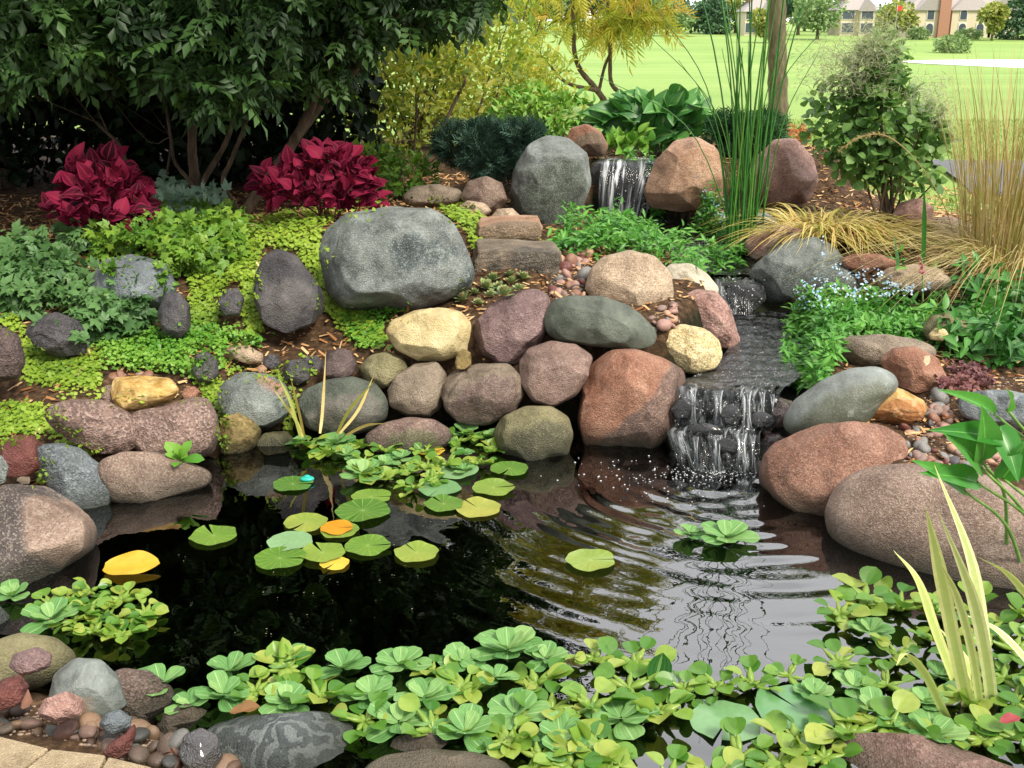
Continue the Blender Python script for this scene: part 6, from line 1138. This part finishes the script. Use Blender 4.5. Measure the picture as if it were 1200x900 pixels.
# ---------------------------------------------------------------- beyond the garden
m_path = simple_mat('asphalt', ['#4a4a4e', '#5b5c61', '#6c6d72'], 60., .9, .4)
V = []; 
pts = [(3.0, 14.5), (3.3, 10.8), (3.9, 9.6), (5.2, 9.0), (8, 8.8), (14, 8.9), (30, 9.2)]
cl = smooth_path([(a, b, 0) for a, b in [(3.3, 8.6), (4.6, 8.5), (6, 8.5), (9, 8.8), (14, 9.6), (22, 11), (34, 14)]], 90)
tt = norm(np.gradient(cl, axis=0)); ss_ = np.column_stack([-tt[:, 1], tt[:, 0], 0*tt[:, 0]]); Vp = []
for s in np.linspace(-.75, .75, 7):
    q = cl+ss_*s; q[:, 2] = gfast(q[:, 0], q[:, 1])+.012+.02*(1-(s/.75)**2); Vp.append(q)
Vp = np.array(Vp); a_, b_ = Vp.shape[:2]; i, j = np.meshgrid(np.arange(a_-1), np.arange(b_-1), indexing='ij'); i = i.ravel(); j = j.ravel()
tag(link('cart_path', npmesh('cart_path', Vp.reshape(-1, 3), [np.column_stack([i*b_+j, i*b_+j+1, (i+1)*b_+j+1, (i+1)*b_+j])]), m_path), 'grey asphalt cart path beyond the garden', 'path', kind='structure')
# lawn grass near the bed edge
gg = np.random.default_rng(501); n = 26000; X = gg.uniform(-1, 6, n); Y = gg.uniform(7, 13, n); ib, db_ = in_poly(X, Y, BED); dp = np.min(np.hypot(X[:, None]-cl[None, ::3, 0], Y[:, None]-cl[None, ::3, 1]), 1); k = (~ib) & (dp > .8); X, Y = X[k], Y[k]; n = len(X)
mb = MB(); mb.put(NEED, frames(norm(gg.normal(size=(n, 3))*[.5, .5, .2]+[0, 0, 1]), gg.normal(size=(n, 3)), .045*gg.uniform(.6, 1.3, n)), np.column_stack([X, Y, gfast(X, Y)]), gg.random(n))
tag(mb.build('grass', leaf_mat('lawn_blade', ['#567a30', '#7a9a44', '#9db45c'], .3, .6)), 'short lawn grass at the edge of the garden', 'grass', kind='stuff')
# golf pond
c = PZ(1190, 74, -2.2); a = np.linspace(0, 2*math.pi, 64, endpoint=False); px0 = PY(1172, 74, c[1]); V = np.column_stack([px0[0]+11*(1+.15*np.sin(a*3))*np.cos(a)+4, c[1]+13*(1+.1*np.cos(a*2))*np.sin(a), np.full(64, 0.)]); V[:, 2] = gfast(V[:, 0], V[:, 1]).max()*0-2.10
hz = float(gfast(px0[0], c[1])); V[:, 2] = hz+.05; wf, *_ = water_mat('far_water', (.2, .22, .22, 1), 2.4, .45)
tag(link('golf_pond', npmesh('golf_pond', np.vstack([V, V.mean(0)]), [np.array([(64, k, (k+1) % 64) for k in range(64)])]), wf), 'pale pond on the golf course', 'water', kind='structure')
# far trees
FT = rhomb_tpl(.8, .45, .15, .1)
def far_tree(label, px, Y, w, h, seed, lm='farleaf', conif=False, n=1500, sz=1.):
    c = PY(px, 40, Y); x = c[0]; z = float(gfast(x, Y)); base = np.array([x, Y, z-.2]); t_ = empty('far_tree', base); tag(t_, label, 'tree', 'trees beyond the golf course'); gg = np.random.default_rng(seed)
    stems('trunk', [([base, base+[0, 0, h*.35], base+[.1, 0, h*.7]], w*.03+.1, .08)], bark_pale, t_, 6)
    if conif: bl = [((x, Y, z+h*(.12+.8*q)), (w*.5*(1-q)+.2, w*.5*(1-q)+.2, h*.12)) for q in np.linspace(0, 1, 6)]
    else: bl = [((x+gg.uniform(-.28, .28)*w, Y+gg.uniform(-.3, .3)*w, z+h*gg.uniform(.35, .78)), (w*gg.uniform(.2, .34), w*.3, h*gg.uniform(.14, .25))) for _ in range(8)]
    P, d = blobs_pts(bl, n, gg, .6); mb = MB(); foliage(mb, P, d, FT, gg, sz, up=.2); mb.build('crown', LM[lm], t_)
LM['farleaf2'] = leaf_mat('far_tree_leaf_yellow', ['#7f8f4a', '#a0a85c', '#b7b26e'], .2, .8, .1); LM['farleaf3'] = leaf_mat('far_tree_leaf_deep', ['#3f5f45', '#557359', '#6d8a68'], .15, .8, .1)
kinds = [('farleaf', 'pale green'), ('farleaf3', 'blue-green'), ('farleaf2', 'yellow-green')]
gg = np.random.default_rng(8); xx = 540
while xx < 1400:
    gap = 950 < xx < 1200; Yd = gg.uniform(255, 300); k = gg.integers(3) if not gap else 0; w = gg.uniform(9, 14); h = gg.uniform(8, 11.5)*(1.15 if xx > 1150 or xx < 760 else .9)
    far_tree('%s round tree in the tree line beyond the golf course' % kinds[k][1], xx, Yd, w, h, int(xx), kinds[k][0], n=1300, sz=1.); xx += w*F/Yd*.62
for lb, px, Y, w, h, k, cf in [('round pale tree standing before the tree line right of the reeds', 958, 205, 9, 8, 'farleaf', False), ('blue-green conifer at the right of the big house', 1192, 205, 7, 12, 'farleaf3', True), ('small round yellow-green tree in front of the big house', 1163, 200, 5.5, 6, 'farleaf2', False), ('rounded tree left of the tree trunk near the left house', 782, 230, 10, 8, 'farleaf', False), ('slim blue-green tree behind the left house', 840, 250, 6, 11, 'farleaf3', True),
    ('leafy tree between the two right houses', 1052, 208, 8, 7, 'farleaf2', False), ('rounded bush-like tree at the left end of the open lawn', 735, 240, 12, 7, 'farleaf3', False), ('broad tree left of the middle house', 935, 240, 10, 10, 'farleaf3', False), ('small young tree beside the lawn tree', 897, 190, 4, 5, 'farleaf2', False)]:
    far_tree(lb, px, Y, w, h, int(px+Y), k, cf, n=1300, sz=.75)
for lb, px, Y, w, h in [('round clipped shrub on the far lawn before the big house', 1118, 150, 4.6, 2.2), ('small round shrub by the chimney of the big house', 1076, 205, 4, 2), ('low shrub at the right corner of the big house', 1135, 205, 5, 1.8)]:
    x = PY(px, 40, Y)[0]; z = float(gfast(x, Y)); shrub('far_shrub', lb, 'shrub', (x, Y, z), [((x, Y, z+h*.45), (w/2, w/2, h*.55))], 800, FT, LM['farleaf'], .4, int(px), st=2, sr=.05)
# houses
stucco = simple_mat('stucco', ['#c6b8a0', '#d0c3ad'], 3., .9, 0); roofm = simple_mat('shingles', ['#948d8a', '#a69f9b'], 4., .9, .2); brick = simple_mat('brick_chimney', ['#9c6f5c', '#b08470'], 5., .9, .2); trimm = simple_mat('white_trim', ['#cfcac0', '#dcd8ce'], 3., .7, 0)
glassm, t, o = newmat('house_glass'); p = N(t, 'ShaderNodeBsdfPrincipled', i_Roughness=.1); p.inputs['Base Color'].default_value = lin('#4c5560'); t.links.new(p.outputs[0], o.inputs[0])
def bmo(name, mat, parent, verts, faces):
    me_ = bpy.data.meshes.new(name); me_.from_pydata([tuple(v) for v in verts], [], faces); me_.update(); return link(name, me_, mat, parent)
def box(name, mat, parent, x0, x1, y0, y1, z0, z1):
    return bmo(name, mat, parent, [(x, y, z) for z in (z0, z1) for y in (y0, y1) for x in (x0, x1)], [(0, 2, 3, 1), (4, 5, 7, 6), (0, 1, 5, 4), (2, 6, 7, 3), (0, 4, 6, 2), (1, 3, 7, 5)])
def gable(name, mat, parent, x0, x1, y0, y1, z0, z1, ax='x', ov=.5, hip=0.):
    x0 -= ov; x1 += ov; y0 -= ov; y1 += ov; t_ = .25
    if ax == 'x':
        ym = (y0+y1)/2; V = [(x0, y0, z0), (x1, y0, z0), (x1, y1, z0), (x0, y1, z0), (x0+hip, ym, z1), (x1-hip, ym, z1)]; Fc = [(0, 1, 5, 4), (2, 3, 4, 5), (0, 4, 3), (1, 2, 5), (0, 3, 2, 1)]
    else:
        xm = (x0+x1)/2; V = [(x0, y0, z0), (x1, y0, z0), (x1, y1, z0), (x0, y1, z0), (xm, y0+hip, z1), (xm, y1-hip, z1)]; Fc = [(0, 4, 5, 3), (1, 2, 5, 4), (0, 1, 4), (3, 5, 2), (0, 3, 2, 1)]
    return bmo(name, mat, parent, V, Fc)
def window(parent, x, y, z, w, h, arch=False):
    f = box('window', trimm, parent, x-w/2-.12, x+w/2+.12, y-.12, y-.003, z-.12, z+h+.12); n = 8
    V = [(x-w/2, y-.15, z), (x+w/2, y-.15, z)]+([(x+w/2*math.cos(a), y-.15, z+h-w/2+w/2*math.sin(a)) for a in np.linspace(0, math.pi, n)] if arch else [(x+w/2, y-.15, z+h), (x-w/2, y-.15, z+h)])
    V2 = [(a, b+.02, c) for a, b, c in V]; m_ = len(V); bmo('pane', glassm, f, V+V2, [tuple(range(m_))]+[(i, (i+1) % m_, m_+(i+1) % m_, m_+i) for i in range(m_)])
    return f
def house(name, label, px0, px1, Y, hw, hr, dep, seed, big=False):
    x0 = PY(px0, 40, Y)[0]; x1 = PY(px1, 40, Y)[0]; w = x1-x0; z = float(gfast((x0+x1)/2, Y))-.3; t_ = empty(name, (0, 0, 0)); t_.location = ((x0+x1)/2, Y, z); tag(t_, label, 'house')
    x0, x1 = -w/2, w/2
    box('wall', stucco, t_, x0, x1, 0, dep, 0, hw); gable('roof', roofm, t_, x0, x1, 0, dep, hw, hw+hr, 'x', hip=hr*1.1)
    if big:
        for gx, gw, gh in ((.17, 5.2, 2.9), (.56, 7.5, 3.2), (.85, 5, 2.6)):
            a = x0+w*gx-gw/2; box('wing', stucco, t_, a, a+gw, -1.4, .2, 0, hw*.98); gable('wing_roof', roofm, t_, a, a+gw, -1.4, dep*.5, hw*.98+.01, hw*.98+gh, 'y', ov=.35, hip=(1.6 if gx == .56 else 0))
            for dx in ((-.22, .22) if gw > 6 else (0,)):
                window(t_, a+gw/2+dx*gw, -1.4, .9, 1.3, 1.9, True); window(t_, a+gw/2+dx*gw, -1.4, 3.5, 1.2, 1.7, gx == .56)
        for gx in (.36, .42, .70, .74): window(t_, x0+w*gx, 0, .9, 1.1, 1.8); window(t_, x0+w*gx, 0, 3.6, 1., 1.5)
        c_ = box('chimney', brick, t_, x0+w*.29-1., x0+w*.29+1., -2.2, -1.2+1.4, 0, hw+hr+.9); box('chimney', trimm, t_, x0+w*.72, x0+w*.72+1., dep*.4, dep*.4+1.2, hw+.4, hw+hr+.8)
    else:
        a = x0+w*.5; gw = w*.42; box('wing', stucco, t_, a, a+gw, -1.2, .2, 0, hw*.95); gable('wing_roof', roofm, t_, a, a+gw, -1.2, dep*.5, hw*.95+.01, hw*.95+2.2, 'y', ov=.35)
        for gx, yy in ((.12, 0), (.3, 0), (.62, -1.2), (.8, -1.2)): window(t_, x0+w*gx, yy, .9, 1.1, 1.8); window(t_, x0+w*gx, yy, 3.5, 1.1, 1.5)
        box('chimney', brick, t_, x0+w*.2, x0+w*.2+1.2, dep*.4, dep*.4+1, hw, hw+hr+1)
house('big_house', 'big cream house with a brick chimney and arched windows beyond the lawn', 1064, 1188, 218, 5.2, 4.4, 9, 1, True)
house('cream_house', 'cream house partly behind the shrub plumes beyond the golf course', 984, 1024, 235, 5.2, 4.4, 9, 2)
house('cream_house', 'small cream house with grey roof left of the lawn tree', 872, 908, 235, 4.9, 3.8, 8, 3)
# golfer
Yg = 137; x = PY(1040, 60, Yg)[0]; z = float(gfast(x, Yg))
def person(name, label, loc, rz):
    V = [(0, 0, .95), (0, -.02, 1.15), (0, -.05, 1.42), (0, -.08, 1.55), (0, -.1, 1.70), (.11, 0, .88), (.13, -.04, .48), (.12, .0, .06), (.13, -.13, .03), (-.11, 0, .88), (-.14, -.02, .48), (-.14, .02, .06), (-.15, -.11, .03), (.2, -.06, 1.38), (.26, -.16, 1.12), (.1, -.34, .98), (.06, -.38, .92), (-.2, -.06, 1.38), (-.24, -.18, 1.12), (-.02, -.35, .98), (0, -.4, .92)]
    E = [(0, 1), (1, 2), (2, 3), (3, 4), (0, 5), (5, 6), (6, 7), (7, 8), (0, 9), (9, 10), (10, 11), (11, 12), (2, 13), (13, 14), (14, 15), (15, 16), (2, 17), (17, 18), (18, 19), (19, 20)]
    rad = [.16, .15, .17, .07, .115, .1, .065, .045, .04, .1, .065, .045, .04, .07, .05, .035, .03, .07, .05, .035, .03]
    me_ = bpy.data.meshes.new('person'); me_.from_pydata(V, E, []); o_ = bpy.data.objects.new(name, me_); COL.objects.link(o_); sk = o_.modifiers.new('s', 'SKIN'); 
    for v_, r_ in zip(me_.skin_vertices[0].data, rad): v_.radius = (r_, r_)
    me_.skin_vertices[0].data[0].use_root = True; sb = o_.modifiers.new('b', 'SUBSURF'); sb.levels = 2; sb.render_levels = 2; o_.location = loc; o_.rotation_euler = (0, 0, rz)
    mm, t, oo = newmat('golfer_clothes'); tc_ = N(t, 'ShaderNodeTexCoord'); s_ = N(t, 'ShaderNodeSeparateXYZ'); t.links.new(tc_.outputs['Object'], s_.inputs[0]); r_ = ramp(t, [(0, '#3a3230'), (.045, '#e6e4de'), (.50, '#4f6f9c'), (.79, '#c79c80'), (.885, '#4a3a2c')], 'CONSTANT'); t.links.new(math_(t, 'MULTIPLY', s_.outputs[2], .53), r_.inputs[0])
    pp = N(t, 'ShaderNodeBsdfPrincipled', i_Roughness=.8); t.links.new(r_.outputs[0], pp.inputs['Base Color']); t.links.new(pp.outputs[0], oo.inputs[0]); me_.materials.append(mm); tag(o_, label, 'person'); return o_
pz = person('person', 'person in white trousers and blue shirt standing on the fairway', (x, Yg, z), .6)
cl_ = stems('golf_club', [([np.array([x-.05, Yg-.42, z+.92]), np.array([x-.2, Yg-.8, z+.02])], .012, .02)], trimm, None, 5); tag(cl_, 'thin golf club held down by the person on the fairway', 'golf club')
# red flag
xf_ = PY(1048, 45, 75)[0]; b = np.array([xf_, 75, float(gfast(xf_, 75))]); t_ = empty('golf_flag', b); tag(t_, 'golf hole flag with red cloth in front of the big house', 'flag'); stems('pole', [([b, b+[0, 0, 2.], b+[0, 0, 4.1]], .015, .012)], trimm, t_, 5)
redm = simple_mat('red_cloth', ['#c23a2c', '#d9503c'], 3., .8, 0); bmo('cloth', redm, t_, [(0, 0, 3.7), (.36, .05, 3.75), (.36, .05, 3.98), (0, 0, 4.05), (0, .015, 3.7), (.36, .065, 3.75), (.36, .065, 3.98), (0, .015, 4.05)], [(0, 1, 2, 3), (7, 6, 5, 4), (0, 4, 5, 1), (2, 6, 7, 3), (1, 5, 6, 2)])
